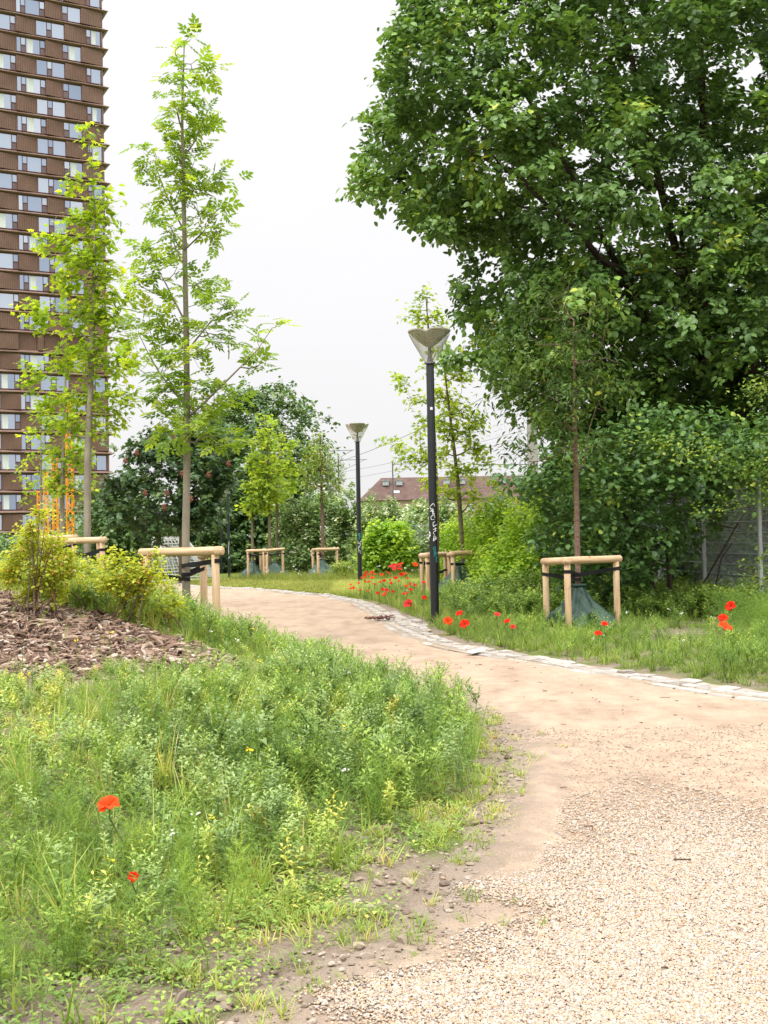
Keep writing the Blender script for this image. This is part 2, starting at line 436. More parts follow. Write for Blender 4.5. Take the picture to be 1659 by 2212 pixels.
# loose pebbles of the gravel apron
ICO = np.array([[-1, 1.618, 0], [1, 1.618, 0], [-1, -1.618, 0], [1, -1.618, 0], [0, -1, 1.618], [0, 1, 1.618], [0, -1, -1.618], [0, 1, -1.618], [1.618, 0, -1], [1.618, 0, 1], [-1.618, 0, -1], [-1.618, 0, 1]]) / 1.902
ICOT = np.array([[0,11,5],[0,5,1],[0,1,7],[0,7,10],[0,10,11],[1,5,9],[5,11,4],[11,10,2],[10,7,6],[7,1,8],[3,9,4],[3,4,2],[3,2,6],[3,6,8],[3,8,9],[4,9,5],[2,4,11],[6,2,10],[8,6,7],[9,8,1]])
def pebbles(mb, x, y, z, size):
    n = len(x)
    fx = np.stack([rng.standard_normal(n), rng.standard_normal(n), .25 * rng.standard_normal(n)], -1)
    fz = np.stack([.25 * rng.standard_normal(n), .25 * rng.standard_normal(n), np.ones(n)], -1)
    tints = rng.random(n)
    for k in range(6):
        T = ICO * np.array([1.25, 1.0, .62]) * (1 + .13 * rng.standard_normal((12, 1)))
        s = slice(k, None, 6)
        instance(mb, T, [], ICOT, np.stack([x, y, z], -1)[s], fx[s], fz[s], size[s], tints[s])
peb = MB()
n = 1480000
py = 3.2 + 6.2 * rng.random(n) ** 1.15; px = -2.0 + 8.0 * rng.random(n)
lim = 6.6 + .5 * np.sin(px * 1.7) + .35 * np.sin(px * 4.1 + 1) + .25 * (px - .5)
dens = (1 - smooth(-2.3, 0.9, py - lim)) ** 1.3
dens = np.maximum(dens, .03 * (py < 9.4))
edge_j = .12 * np.sin(py * 5) + .1 * np.sin(py * 11 + 1)
ed_ = smooth(0.0, .45, -d_left(px, py) - .18 + edge_j)
vis = (px < .345 * py + 2.6) & (px > -.345 * py - .7)
keep = (rng.random(n) < dens * ed_) & vis
px, py = px[keep], py[keep]
sz = .0043 * np.exp(.33 * rng.standard_normal(len(px)))
pebbles(peb, px, py, path_z(px, py) + .0035 + .0045 * rng.random(len(px)), sz)
n = 900      # stray stones in the soil strip
py = 3.4 + 5.5 * rng.random(n); px = xl(py) - 1.1 + 1.6 * rng.random(n)
sz = .005 * np.exp(.5 * rng.standard_normal(n))
pebbles(peb, px, py, np.where(d_left(px, py) > 0, zg(px, py), path_z(px, py)) + .004, sz)
peb_m = tint_mat('pebble', [(0, (.24, .21, .19)), (.06, (.29, .245, .21)), (.14, (.34, .25, .18)), (.24, (.42, .27, .155)), (.34, (.42, .31, .215)), (.5, (.41, .33, .255)), (.7, (.44, .365, .29)), (.86, (.50, .43, .36)), (.94, (.34, .32, .31)), (1, (.42, .27, .17))], rough=.6, namt=.12, nscale=150)
tag(peb.build('gravel', peb_m, smooth=True), 'loose cream and tan pebbles covering the front of the path', 'gravel', kind='stuff')

# crumbs of earth along the bed edge
cr_ = MB(); n = 9000
py = 3.3 + 7.5 * rng.random(n); px = xl(py) - 2.2 + 2.5 * rng.random(n)
k = rng.random(n) < np.exp(-(np.maximum(-d_left(px, py), 0) / .25) ** 2); px, py = px[k], py[k]
sz = .007 * np.exp(.6 * rng.standard_normal(len(px)))
pebbles(cr_, px, py, np.where(d_left(px, py) > 0.02, zg(px, py), path_z(px, py)) + .003, np.clip(sz, .002, .03))
tag(cr_.build('soil_crumbs', tint_mat('soil_crumb', [(0, (.15, .112, .084)), (.6, (.26, .205, .16)), (1, (.35, .29, .235))], rough=.95, spec=.1)), 'crumbs of brown earth scattered along the edge of the left bed', 'soil crumbs', kind='stuff')
# twigs and bits lying on the path
tw = MB()
for k in range(170):
    y0 = rng.uniform(4, 17); x0 = rng.uniform(xl(y0) + .3, min(xr(y0), .34 * y0 + .4))
    a = rng.uniform(0, PI); l = rng.uniform(.01, .05) * (1 if rng.random() < .9 else 2)
    tt = np.linspace(-.5, .5, 4)
    P = np.stack([x0 + np.cos(a) * l * tt, y0 + np.sin(a) * l * tt, path_z(x0, y0) + .012 + 0 * tt + .006 * rng.random(4)], -1)
    tw.tube(P, rng.uniform(.0015, .0035), 4, a=rng.random())
tag(tw.build('debris', tint_mat('twig', [(0, (.05, .03, .02)), (1, (.18, .11, .07))])), 'tiny brown twigs and bits strewn over the sandy path', 'debris', kind='stuff')

# cobbled kerb
kb = MB()
yk = np.arange(9.0, 62, .02)
kx = xr(yk); seg = np.hypot(np.diff(kx), np.diff(yk)); S = np.concatenate([[0], np.cumsum(seg)])
def kpt(s):
    x = np.interp(s, S, kx); y = np.interp(s, S, yk)
    x2 = np.interp(s + .1, S, kx); y2 = np.interp(s + .1, S, yk)
    t = np.array([x2 - x, y2 - y]); t /= np.linalg.norm(t) + 1e-9
    return np.array([x, y]), t, np.array([t[1], -t[0]])
sb = S[np.argmin(np.abs(yk - 20.5))]
kb_rows = []
for row in range(6):
    s = rng.random() * .15
    while s < S[-1] - .3:
        ln = rng.uniform(.15, .24) if row else rng.uniform(.3, .45)
        p, t, nrm = kpt(s + ln / 2)
        bulge = math.exp(-((s - sb) / 1.5) ** 2) if s < sb else math.exp(-((s - sb) / 3.0) ** 2)
        nrow = 3 + (bulge > .35) + (bulge > .85)
        if row < nrow and p[1] < 60:
            off = (.06 if row == 0 else .15 + (row - 1) * .165 + .08) + rng.normal(0, .006 if row < 2 else .014)
            wd = .13 if row == 0 else .15
            c = p + nrm * off
            zz = float(base_z(p[1])) + (.012 if row == 0 else .03) + rng.normal(0, .005 if row < 2 else .009) - (.015 if row == 1 and bulge > .5 else 0)
            h = .1; a = math.atan2(t[1], t[0]) + rng.normal(0, .01 if row < 2 else .07)
            # setts with worn, rounded tops
            lx, wy = ln * .5 - .006, wd * .5 - .006
            e1 = .02 + .008 * rng.random()
            pr = [(lx, wy, -h), (lx, wy, -.022), (lx - .008, wy - .008, -.007), (lx - e1, wy - e1, 0)]
            V = []
            for (aa, bb, z_) in pr:
                jj = rng.normal(0, .004, (4, 2))
                V += [[-aa + jj[0, 0], -bb + jj[0, 1], z_], [aa + jj[1, 0], -bb + jj[1, 1], z_], [aa + jj[2, 0], bb + jj[2, 1], z_], [-aa + jj[3, 0], bb + jj[3, 1], z_]]
            V = np.array(V); V[12:, 2] += rng.normal(0, .004, 4)
            ca, sa = math.cos(a), math.sin(a)
            V = np.stack([V[:, 0] * ca - V[:, 1] * sa + c[0], V[:, 0] * sa + V[:, 1] * ca + c[1], V[:, 2] + zz], -1)
            q = [[12, 13, 14, 15]]
            for lv in range(3):
                b0 = lv * 4
                q += [[b0 + j, b0 + (j + 1) % 4, b0 + 4 + (j + 1) % 4, b0 + 4 + j] for j in range(4)]
            kb.add(V, q=q, a=rng.random())
        s += ln + .006
kerb_m = tint_mat('granite_sett', [(0, (.25, .215, .18)), (.4, (.33, .295, .255)), (.8, (.40, .365, .325)), (1, (.30, .27, .25))], rough=.85, bump=.5, bscale=60, nscale=14, namt=.5)
tag(kb.build('kerb', kerb_m), 'pale cobbled kerb along the far edge of the path', 'kerb', kind='structure')
kj = MB()   # sandy joint bed below the setts
V = []
for s in np.arange(0, S[-1] - .3, .3):
    p, t, nrm = kpt(s)
    bulge = math.exp(-((s - sb) / 1.5) ** 2) if s < sb else math.exp(-((s - sb) / 3.0) ** 2)
    nrow = 3 + (bulge > .35) + (bulge > .85)
    w = .15 + (nrow - 1) * .165 + .02
    zz = float(base_z(p[1])) + .008
    V += [[*(p + nrm * .01), zz], [*(p + nrm * w), zz + .004]]
k_ = len(V) // 2
kj.add(V, q=[[2 * i + 1, 2 * i, 2 * i + 2, 2 * i + 3] for i in range(k_ - 1)])
tag(kj.build('kerb_bedding', noisy_mat('joint_sand', [(.3, (.2, .15, .1)), (.7, (.36, .28, .2))], 30, .95)), 'sandy mortar bed showing between the kerb setts', 'kerb bedding', kind='structure')

# ------------------------------------------------------------------ tower
CLAD = None
def clad_mat(name, c1, c2, rib=True):
    m, nt, p, o = mat_base(name)
    v = coord(nt, 'Object')
    n = noise_node(nt, .5, 4, v)
    r = ramp_node(nt, [(.3, c1), (.7, c2)]); nt.links.new(n.outputs[0], r.inputs[0])
    nt.links.new(r.outputs[0], p.inputs['Base Color'])
    p.inputs['Roughness'].default_value = .45; p.inputs['Metallic'].default_value = .15; p.inputs['Specular IOR Level'].default_value = .3
    if rib:
        w = nt.nodes.new('ShaderNodeTexWave'); w.wave_type = 'BANDS'; w.bands_direction = 'X'; w.inputs['Scale'].default_value = 1.15; w.inputs['Distortion'].default_value = 0
        nt.links.new(v, w.inputs['Vector'])
        b = nt.nodes.new('ShaderNodeBump'); b.inputs['Strength'].default_value = 1.0; b.inputs['Distance'].default_value = .12
        nt.links.new(w.outputs[0], b.inputs['Height']); nt.links.new(b.outputs[0], p.inputs['Normal'])
    return m
M_wall = clad_mat('ribbed_cladding', (.20, .117, .087), (.25, .15, .112))
M_ledge = clad_mat('ledge_metal', (.215, .135, .107), (.255, .166, .132), False)
M_wframe = noisy_mat('window_frame', [(.3, (.10, .035, .035)), (.7, (.14, .05, .045))], 3, .4)
def glass_mat():
    m, nt, p, o = mat_base('tower_glass')
    oi = nt.nodes.new('ShaderNodeObjectInfo')
    r = ramp_node(nt, [(0, (.33, .40, .52)), (.5, (.48, .55, .66)), (1, (.64, .70, .78))]); nt.links.new(oi.outputs['Random'], r.inputs[0])
    nt.links.new(r.outputs[0], p.inputs['Base Color'])
    p.inputs['Metallic'].default_value = .85; p.inputs['Roughness'].default_value = .08
    return m
M_tglass = glass_mat()
M_casement = noisy_mat('casement_panel', [(.3, (.14, .10, .11)), (.7, (.19, .14, .15))], 4, .4)
M_curtain = noisy_mat('curtain', [(.3, (.55, .58, .58)), (.7, (.72, .75, .72))], 3, .8, stretch=(5, 5, .3))
TW0 = np.array([-44.0, 185.0]); TD = np.array([-.886, -.463]); TN = np.array([.463, -.886])   # corner, along the facade to the left, outward
FL = 3.1
tower = thing('apartment_tower', 'tall brown clad tower with staggered windows and jutting ledges at every storey', 'tower', (-44, 185, -.75))
tower.rotation_euler = (0, 0, math.atan2(-TD[1], -TD[0]))     # local +x runs right along the facade, local -y faces out
WT = 34.0; NF = 31
def ledge_prism(mb, x0, x1, z, depth=.85):
    # sloping sill above, raked soffit below, ends mitred round the corner
    pr = [(.3, .42), (depth, 0.05), (depth, .01), (.3, -.22)]
    V = [[x0, -d, z + h] for d, h in pr] + [[x1 + d, -d, z + h] for d, h in pr]
    mb.add(V, q=[[0, 1, 5, 4], [1, 2, 6, 5], [2, 3, 7, 6], [3, 0, 4, 7], [3, 2, 1, 0]])
    V = [[x1 + d, -d, z + h] for d, h in pr] + [[x1 + d, 26., z + h] for d, h in pr]
    mb.add(V, q=[[0, 1, 5, 4], [1, 2, 6, 5], [2, 3, 7, 6]])
core = MB()
core.box((-WT / 2 - .3, 12.7, NF * FL / 2), (WT - .6, 26, NF * FL))
panels = []
for f in range(NF + 1):
    led = MB(); ledge_prism(led, -WT, 0, f * FL + .6); led.build('ledge', M_ledge, tower, local=True)
rowA = [(.35, 2.65, 'c'), (6.1, 10.5, 'a'), (13.6, 17.9, 'b'), (21, 25.3, 'a'), (28.5, 32.6, 'b')]
rowB = [(3.5, 6.4, 'c'), (9.1, 13.5, 'b'), (16.5, 20.9, 'a'), (24, 28.2, 'b')]
wins = []
for f in range(NF):
    z0 = f * FL + 1.03; z1 = (f + 1) * FL + .33
    row = rowA if f % 2 == 0 else rowB
    flip = f < 10
    if f in (10,):          # recessed plant storey
        xx = 0
        for a_, b_ in [(.0, 3.6), (6.4, 7.2), (10, 10.8), (13.8, 16.6), (20, 21), (24, 34)]:
            pan = MB(); panels.append((-20 < -a_, pan)); pan.add([[-b_, -.0, z0], [-a_, 0, z0], [-a_, 0, z1], [-b_, 0, z1], [-b_, -.7, z0], [-a_, -.7, z0], [-a_, -.7, z1], [-b_, -.7, z1]], q=[[4, 5, 6, 7], [0, 4, 7, 3], [5, 1, 2, 6], [7, 6, 2, 3], [0, 1, 5, 4]])
        continue
    edges = [0.0]
    for a_, b_, k in row: edges += [a_, b_]
    edges.append(WT)
    for i in range(0, len(edges), 2):
        a_, b_ = edges[i], edges[i + 1]
        if b_ - a_ < .1: continue
        da, db = (.40, .80) if not flip else (.80, .40)     # depth at the right end, at the left end
        V = [[-b_, 0, z0], [-a_, 0, z0], [-a_, 0, z1], [-b_, 0, z1], [-b_, -db, z0], [-a_, -da, z0], [-a_, -da, z1], [-b_, -db, z1]]
        pan = MB(); panels.append((a_ < 17, pan)); pan.add(V, q=[[4, 5, 6, 7], [0, 4, 7, 3], [5, 1, 2, 6], [7, 6, 2, 3], [0, 1, 5, 4]])
    for a_, b_, k in row: wins.append((-(a_ + b_) / 2, b_ - a_, z0, z1, k, f))
core.build('wall', M_wall, tower, local=True)
rest = MB(); npan = 0
for near_, pan in panels:
    if near_ and npan < 100: pan.build('cladding_panel', M_wall, tower, local=True); npan += 1
    else: rest.add(pan.v[0], q=pan.q[0])
rest.build('cladding_panel', M_wall, tower, local=True)['kind'] = 'stuff'
zc = NF * FL
MB().box((-WT / 2, 13.3, zc + .55), (WT + .4, 26.4, 1.0)).build('roof', M_ledge, tower, local=True)
proto = {}
def make_window(w, k, x, z, nm):
    H = FL - .72
    key = (round(w, 1), k)
    if key not in proto:
        fr = MB(); cas = []; gl = []
        if k == 'a': parts = [('p', .38), ('c', .17), ('p', .45)]
        elif k == 'b': parts = [('n', .16), ('c', .16), ('p', .5), ('c', .18)]
        else: parts = [('c', .3), ('p', .7)]
        xx = -w / 2; t = .07
        fr.box((0, -.04, t / 2), (w, .1, t)); fr.box((0, -.04, H - t / 2), (w, .1, t))
        fr.box((-w / 2 + t / 2, -.04, H / 2), (t, .1, H - 2 * t)); fr.box((w / 2 - t / 2, -.04, H / 2), (t, .1, H - 2 * t))
        pane_list = []; cas_list = []
        for i, (kind, fr_) in enumerate(parts):
            ww = w * fr_
            if i: fr.box((xx, -.045, H / 2), (.1, .1, H - 2 * t))
            if kind == 'c':
                cas_list.append((xx + ww / 2, ww))
                fr.box((xx + ww / 2, -.05, H * .48), (ww - .1, .08, .08))
                gl.append(MB().box((xx + ww / 2, -.02, H * .74), (ww - .1, .02, H * .44)))
                cas.append(MB().box((xx + ww / 2, -.03, H * .25), (ww - .1, .03, H * .42)))
            else:
                gl.append(MB().box((xx + ww / 2, -.02, H / 2), (ww - .1, .02, H - 2 * t))); pane_list.append((xx + ww / 2, ww))
            xx += ww
        cu = None
        if k == 'b' or k == 'c':
            cu = MB(); c_, ww = pane_list[-1]
            cu.box((c_ - ww * .18, -.036, H / 2), (ww * .4, .006, H - 2.6 * t))
        proto[key] = (fr, gl, cas, cu, {})
    fr, gl, cas, cu, cache = proto[key]
    if 'w' not in cache:
        wo = fr.build('window', M_wframe, tower, local=True)
        cache['w'] = wo; cache['k'] = [g.build('pane', M_tglass, wo, local=True) for g in gl] + [c.build('casement', M_casement, wo, local=True) for c in cas]
        if cu: cache['k'].append(cu.build('curtain', M_curtain, wo, local=True))
        wo.location = (x, 0, z)
        wo.location.y = -.40
    else:
        wo = cache['w'].copy(); col.objects.link(wo); wo.parent = tower; wo.location = (x, -.40, z)
        for kk in cache['k']:
            if not kk.name.startswith('curtain') or random.random() < .55:
                d = kk.copy(); col.objects.link(d); d.parent = wo
random.seed(3)
wins = [w for w in wins if w[0] > -24 and w[5] < 29]
wins.sort(key=lambda w: (w[0] < -22, w[5]))
for (x, w, z0, z1, k, f) in wins[:100]: make_window(w, k, x, z0, f)

# ------------------------------------------------------------------ far house
house = thing('house', 'long tan house with brown tiled roof beyond the hedges', 'house', (6.9, 300, -.75))
hx0, hx1 = -13.5, 42.0
HW = 14.0
M_hwall = noisy_mat('tan_render', [(.3, (.36, .27, .19)), (.7, (.44, .34, .25))], .6, .9)
M_roof = noisy_mat('roof_tiles', [(.3, (.085, .05, .04)), (.55, (.115, .068, .055)), (.75, (.15, .092, .076))], .7, .8, bump=.4, bscale=6)
hb = MB(); hb.box(((hx0 + hx1) / 2 - 0, HW / 2, 5.6), (hx1 - hx0 - 1, HW, 11.2)); hb.build('wall', M_hwall, house, local=True)
rb = MB(); ez, rz_ = 11.25, 17.4
rb.add([[hx0, -.6, ez], [hx1, -.6, ez], [hx1, HW + .6, ez], [hx0, HW + .6, ez], [hx0 + 6, HW / 2, rz_], [hx1 - 3, HW / 2, rz_]], q=[[0, 1, 5, 4], [2, 3, 4, 5], [3, 2, 1, 0]], t=[[1, 2, 5], [3, 0, 4]])
roof = rb.build('roof', M_roof, house, local=True)
M_dorm = noisy_mat('zinc', [(.3, (.35, .38, .42)), (.7, (.5, .54, .58))], 1, .5)
dm = MB(); dm.box((0, 0, 0), (1.6, 1.8, 1.3)); dm.box((0, -.1, .72), (1.9, 2.1, .14))
first = None
for xd in (-6.3, -2.7, 9.7, 13.8, 24.5, 29.0, 37.0):
    if first is None: first = dm.build('dormer', M_dorm, roof, local=True); first.location = (xd, 4.6, 15.9)
    else:
        c = first.copy(); col.objects.link(c); c.parent = roof; c.location = (xd, 4.6, 15.9)
sk = MB(); sk.box((-3.5, 2.0, 13.35), (1.6, .12, 1.1), rx=-.66); sk.build('skylight', M_dorm, roof, local=True)
wb = MB(); wb.box((0, -.06, 0), (1.5, .14, 1.9)); pb_ = MB(); pb_.box((0, -.15, 0), (1.2, .06, 1.6))
M_white = noisy_mat('white_paint', [(.3, (.72, .73, .73)), (.7, (.8, .8, .8))], 2, .6)
w0 = None
for xd in np.arange(hx0 + 3, hx1 - 2, 5.2):
    for zz in (8.9, 5.6):
        if w0 is None:
            w0 = wb.build('window', M_white, house, local=True); w0.location = (xd, 0, zz); p0 = pb_.build('pane', M_tglass, w0, local=True)
        else:
            c = w0.copy(); col.objects.link(c); c.parent = house; c.location = (xd, 0, zz)
            d = p0.copy(); col.objects.link(d); d.parent = c
hh = thing('white_house', 'small white flat roofed block glimpsed behind the slim tree with the red bark', 'house', tuple(at(709, 1160, 170)))
hl = MB(); hl.box((0, 4, 4.2), (4.4, 8, 8.4)); hl.build('wall', M_white, hh, local=True)
MB().box((0, 4, 8.55), (4.8, 8.4, .3)).build('roof', M_dorm, hh, local=True)
MB().box((.3, -.03, 6.6), (1.3, .1, 1.2)).build('window', M_tglass, hh, local=True)

# ------------------------------------------------------------------ street lamps
M_pole = tint_mat('black_pole_paint', [(0, (.006, .007, .009)), (.6, (.012, .013, .017)), (1, (.04, .043, .05))], rough=.42, spec=.5, nscale=14, namt=.5, bump=.15, bscale=300)
M_collar = noisy_mat('grey_steel', [(.3, (.14, .14, .15)), (.7, (.22, .22, .23))], 12, .4, metallic=.5)
M_refl = noisy_mat('olive_reflector', [(.3, (.33, .315, .22)), (.7, (.43, .41, .30))], 10, .5, spec=.4)
def lampglass():
    m, nt, p, o = mat_base('lamp_glass')
    tr = nt.nodes.new('ShaderNodeBsdfTransparent'); tr.inputs[0].default_value = (.93, .93, .9, 1)
    gl = nt.nodes.new('ShaderNodeBsdfGlossy'); gl.inputs['Roughness'].default_value = .12
    df = nt.nodes.new('ShaderNodeBsdfDiffuse'); df.inputs[0].default_value = (.6, .58, .5, 1)
    n = noise_node(nt, 9, 4, coord(nt, 'Object', (1, 1, .35)))
    mr = nt.nodes.new('ShaderNodeMapRange'); mr.inputs[1].default_value = .35; mr.inputs[2].default_value = .8; mr.inputs[3].default_value = .06; mr.inputs[4].default_value = .4
    nt.links.new(n.outputs[0], mr.inputs[0])
    m1 = nt.nodes.new('ShaderNodeMixShader'); nt.links.new(mr.outputs[0], m1.inputs[0]); nt.links.new(tr.outputs[0], m1.inputs[1]); nt.links.new(df.outputs[0], m1.inputs[2])
    lw = nt.nodes.new('ShaderNodeLayerWeight'); lw.inputs[0].default_value = .25
    m2 = nt.nodes.new('ShaderNodeMixShader'); nt.links.new(lw.outputs['Facing'], m2.inputs[0]); nt.links.new(m1.outputs[0], m2.inputs[1]); nt.links.new(gl.outputs[0], m2.inputs[2])
    nt.links.new(m2.outputs[0], o.inputs['Surface'])
    return m
M_lglass = lampglass()
M_chalk = noisy_mat('white_marker', [(.3, (.7, .7, .7)), (.7, (.8, .8, .8))], 20, .8)
M_teal = noisy_mat('teal_marker', [(.3, (.01, .28, .26)), (.7, (.02, .36, .33))], 20, .6)
PR = .074
def lobed(th, z, rot=0):
    k = np.clip((z - 4.93) / .28, 0, 1)
    return 1 - .24 * k * np.abs(np.cos(1.5 * (th + rot))) ** 16
def make_lamp(loc, label, rot, group='street lamps along the path'):
    L = thing('street_lamp', label, 'street lamp', loc, group, rot)
    MB().lathe([(PR * 1.02, -.3), (PR * 1.02, .4), (PR, 1.5), (PR * .95, 4.6), (PR * .8, 4.64), (.0, 4.64)], 20).build('pole', M_pole, L, True, local=True)
    MB().lathe([(.0, 4.62), (.098, 4.625), (.1, 4.65), (.06, 4.665), (.052, 4.67), (.022, 4.955), (0, 4.96)], 20).build('collar', M_collar, L, True, local=True)
    prof = []
    N = 13
    for i in range(N):        # stepped louvre rings
        t0 = i / N; t1 = (i + .6) / N
        r0 = .03 + .345 * t0 ** .85; r1 = .03 + .345 * ((i + 1) / N) ** .85
        prof += [(r0, 4.93 + .27 * t0), (r1, 4.93 + .27 * t0 + .006)]
    prof += [(.385, 4.93 + .275), (.385, 4.93 + .288), (.36, 4.93 + .285), (.03, 4.97)]
    rf = MB().lathe(prof, 96, rmod=lambda th, z: lobed(th, z)); q = rf.v[0]; th_ = np.arctan2(q[:, 1], q[:, 0])
    q[:, 2] -= .03 * np.abs(np.cos(1.5 * th_)) ** 22 * np.clip((q[:, 2] - 4.93) / .28, 0, 1)
    rf.build('reflector', M_refl, L, False, local=True)
    MB().lathe([(.098, 4.655), (.2, 4.84), (.30, 5.02), (.372, 5.16)], 40).build('glass_shade', M_lglass, L, True, local=True)
    return L
def strokes(lamp, rows, mat, ax, hw, z_of, rw=.0055, name='graffiti'):
    mb = MB(); cam_l = np.array([0., 0.])
    base = np.array(lamp.location)
    toc = math.atan2(-base[1], -base[0]) - lamp.rotation_euler.z
    for st in rows:
        st = np.array(st, float)
        d = np.concatenate([[0], np.cumsum(np.hypot(*np.diff(st, axis=0).T))])
        k = max(3, int(d[-1] / 8)); s = np.linspace(0, d[-1], k)
        x = np.interp(s, d, st[:, 0]); y = np.interp(s, d, st[:, 1])
        off = np.clip((x - ax(y)) / hw, -.95, .95)
        an = toc + np.arcsin(off)
        r = PR * 1.0 + .001
        P = np.stack([r * np.cos(an), r * np.sin(an), z_of(y)], -1)
        mb.tube(P, rw, 5)
    return mb.build(name, mat, lamp, local=True)
p1 = ground_hit(940, 1347)
lamp1 = make_lamp(p1, 'nearest black lamp post with white scrawl and a round sticker among the poppies', 0)
lamp1.rotation_euler.z = math.atan2(-p1[1], -p1[0]) - R(12)
zof = lambda y: float(p1[2]) + 1.6 - p1[2] + ((1155 - ((1600 + np.asarray(y) * .2034) * .6636)) * p1[1] / FPX)
ax = lambda y: 290 + (np.asarray(y) - 200) * 55 / 1800
W = [[(322, 258), (300, 210), (250, 260), (258, 302), (287, 292)], [(252, 338), (300, 300), (290, 380)], [(262, 330), (312, 348)], [(285, 322), (325, 440)], [(318, 372), (268, 425), (270, 465), (290, 470)], [(303, 462), (314, 468)], [(322, 502), (297, 520), (303, 582), (352, 548)], [(330, 592), (336, 662)], [(300, 628), (352, 606)], [(345, 642), (310, 660), (303, 690), (325, 705)], [(318, 725), (305, 812), (352, 772), (335, 735), (318, 725)], [(312, 778), (345, 762)]]
strokes(lamp1, W, M_chalk, ax, 60, zof)
T_ = [[(305, 940), (322, 902), (345, 908), (342, 935), (312, 952), (325, 985), (346, 958)], [(322, 990), (322, 1062)], [(328, 1000), (350, 985), (340, 1030), (362, 1012)], [(335, 1045), (362, 1068), (345, 1098), (366, 1122), (352, 1146), (338, 1128)]]
strokes(lamp1, T_, M_teal, ax, 60, zof, .0048)
def sticker(lamp, x, y, w, h, axf, hw, zf, name, round_=False):
    base = np.array(lamp.location); toc = math.atan2(-base[1], -base[0]) - lamp.rotation_euler.z
    a0 = toc + math.asin(max(-.97, min(.97, (x - axf(y)) / hw)))
    mb = MB(); z0 = float(zf(y)); V = []; F = []
    nn = 14
    rr = PR + .0022
    if round_:
        V.append([rr * math.cos(a0), rr * math.sin(a0), z0])
        for i in range(24):
            t = i * 2 * PI / 24; aa = a0 + w * math.cos(t) / PR
            V.append([rr * math.cos(aa), rr * math.sin(aa), z0 + h * math.sin(t)])
        mb.add(V, t=[[0, 1 + i, 1 + (i + 1) % 24] for i in range(24)])
    else:
        for i in range(nn):
            aa = a0 + (i / (nn - 1) - .5) * w / PR
            V += [[rr * math.cos(aa), rr * math.sin(aa), z0 - h / 2], [rr * math.cos(aa), rr * math.sin(aa), z0 + h / 2]]
        mb.add(V, q=[[2 * i, 2 * i + 2, 2 * i + 3, 2 * i + 1] for i in range(nn - 1)])
    return mb.build(name, M_chalk, lamp, local=True)
sticker(lamp1, 236, 700, .05, .055, ax, 60, zof, 'round_sticker', True)
sq = sticker(lamp1, 0, 0, .045, .05, lambda y: -8, 60, lambda y: 1.6 + (1155 - 885) * p1[1] / FPX - p1[2], 'square_sticker')
p2 = at(778, 1262, 37.9); p2[2] = zg(p2[0], p2[1])
lamp2 = make_lamp(p2, 'middle black lamp post with a teal splash and white scrawl, poppies at its foot', 0)
lamp2.rotation_euler.z = math.atan2(-p2[1], -p2[0]) + R(60)
zo2 = lambda y: 1.6 + ((1152 - (1200 + np.asarray(y) * .4822) * .6636) * p2[1] / FPX) - p2[2]
ax2 = lambda y: 1178 + (np.asarray(y) - 1100) * 14 / 340
strokes(lamp2, [[(1172, 1150), (1172, 1175), (1180, 1158), (1190, 1178), (1180, 1190), (1172, 1200)], [(1192, 1150), (1180, 1165), (1190, 1180)], [(1182, 1185), (1194, 1190), (1184, 1200), (1194, 1206)], [(1180, 1212), (1194, 1220), (1184, 1222), (1192, 1238)], [(1176, 1185), (1180, 1228)]], M_chalk, ax2, 14, zo2, .008)
strokes(lamp2, [[(1172, 1100), (1186, 1108), (1172, 1118), (1188, 1126), (1176, 1138), (1184, 1144)], [(1184, 1100), (1174, 1112), (1188, 1116), (1178, 1130)]], M_teal, ax2, 14, zo2, .014)
for (u, Y, lab) in [(495, 64, 'black lamp post at the bend before the dark trees, right one of the far pair'), (479, 76, 'farthest black lamp post half hidden by the chestnut crown'), (603, 63, 'black lamp post hidden up to mid height behind the yellow green saplings')]:
    q = at(u, 1240, Y); q[2] = zg(q[0], q[1])
    lp = make_lamp(q, lab, 1.0)
    zz = lambda y: np.asarray(y, float)
    if Y < 70:
        strokes(lp, [[(0, 1.3), (3, 1.6), (-2, 1.7), (4, 2.0)], [(0, 1.05), (3, 1.2)]] , M_chalk, lambda y: 0, 10, zz, .012)
# ------------------------------------------------------------------ tree guards, watering bags
def wood_mat(nm, stretch):
    m, nt, p, o = mat_base(nm)
    v = coord(nt, 'Object', stretch); n = noise_node(nt, 1.6, 5, v, .6)
    r = ramp_node(nt, [(.22, (.25, .15, .085)), (.34, (.48, .30, .165)), (.5, (.61, .42, .255)), (.75, (.70, .53, .36))]); nt.links.new(n.outputs[0], r.inputs[0])
    vo = noise_node(nt, 9, 2, coord(nt, 'Object')); kr = ramp_node(nt, [(.0, (.35, .22, .12)), (.27, (.45, .3, .18)), (.31, (1, 1, 1))]); nt.links.new(vo.outputs[0], kr.inputs[0])
    mx = nt.nodes.new('ShaderNodeMix'); mx.data_type = 'RGBA'; mx.blend_type = 'MULTIPLY'; mx.inputs[0].default_value = 1
    nt.links.new(r.outputs[0], mx.inputs[6]); nt.links.new(kr.outputs[0], mx.inputs[7]); nt.links.new(mx.outputs[2], p.inputs['Base Color'])
    p.inputs['Roughness'].default_value = .65; p.inputs['Specular IOR Level'].default_value = .25
    b = nt.nodes.new('ShaderNodeBump'); b.inputs['Strength'].default_value = .3; b.inputs['Distance'].default_value = .01; nt.links.new(n.outputs[0], b.inputs['Height']); nt.links.new(b.outputs[0], p.inputs['Normal'])
    return m
M_wood = wood_mat('peeled_pine', (14, 14, 1.2)); M_rail = wood_mat('peeled_pine_rail', (1.2, 1.2, 16))
M_strap = noisy_mat('black_webbing', [(.3, (.006, .006, .007)), (.7, (.011, .011, .012))], 60, .7, bump=.3, bscale=120)
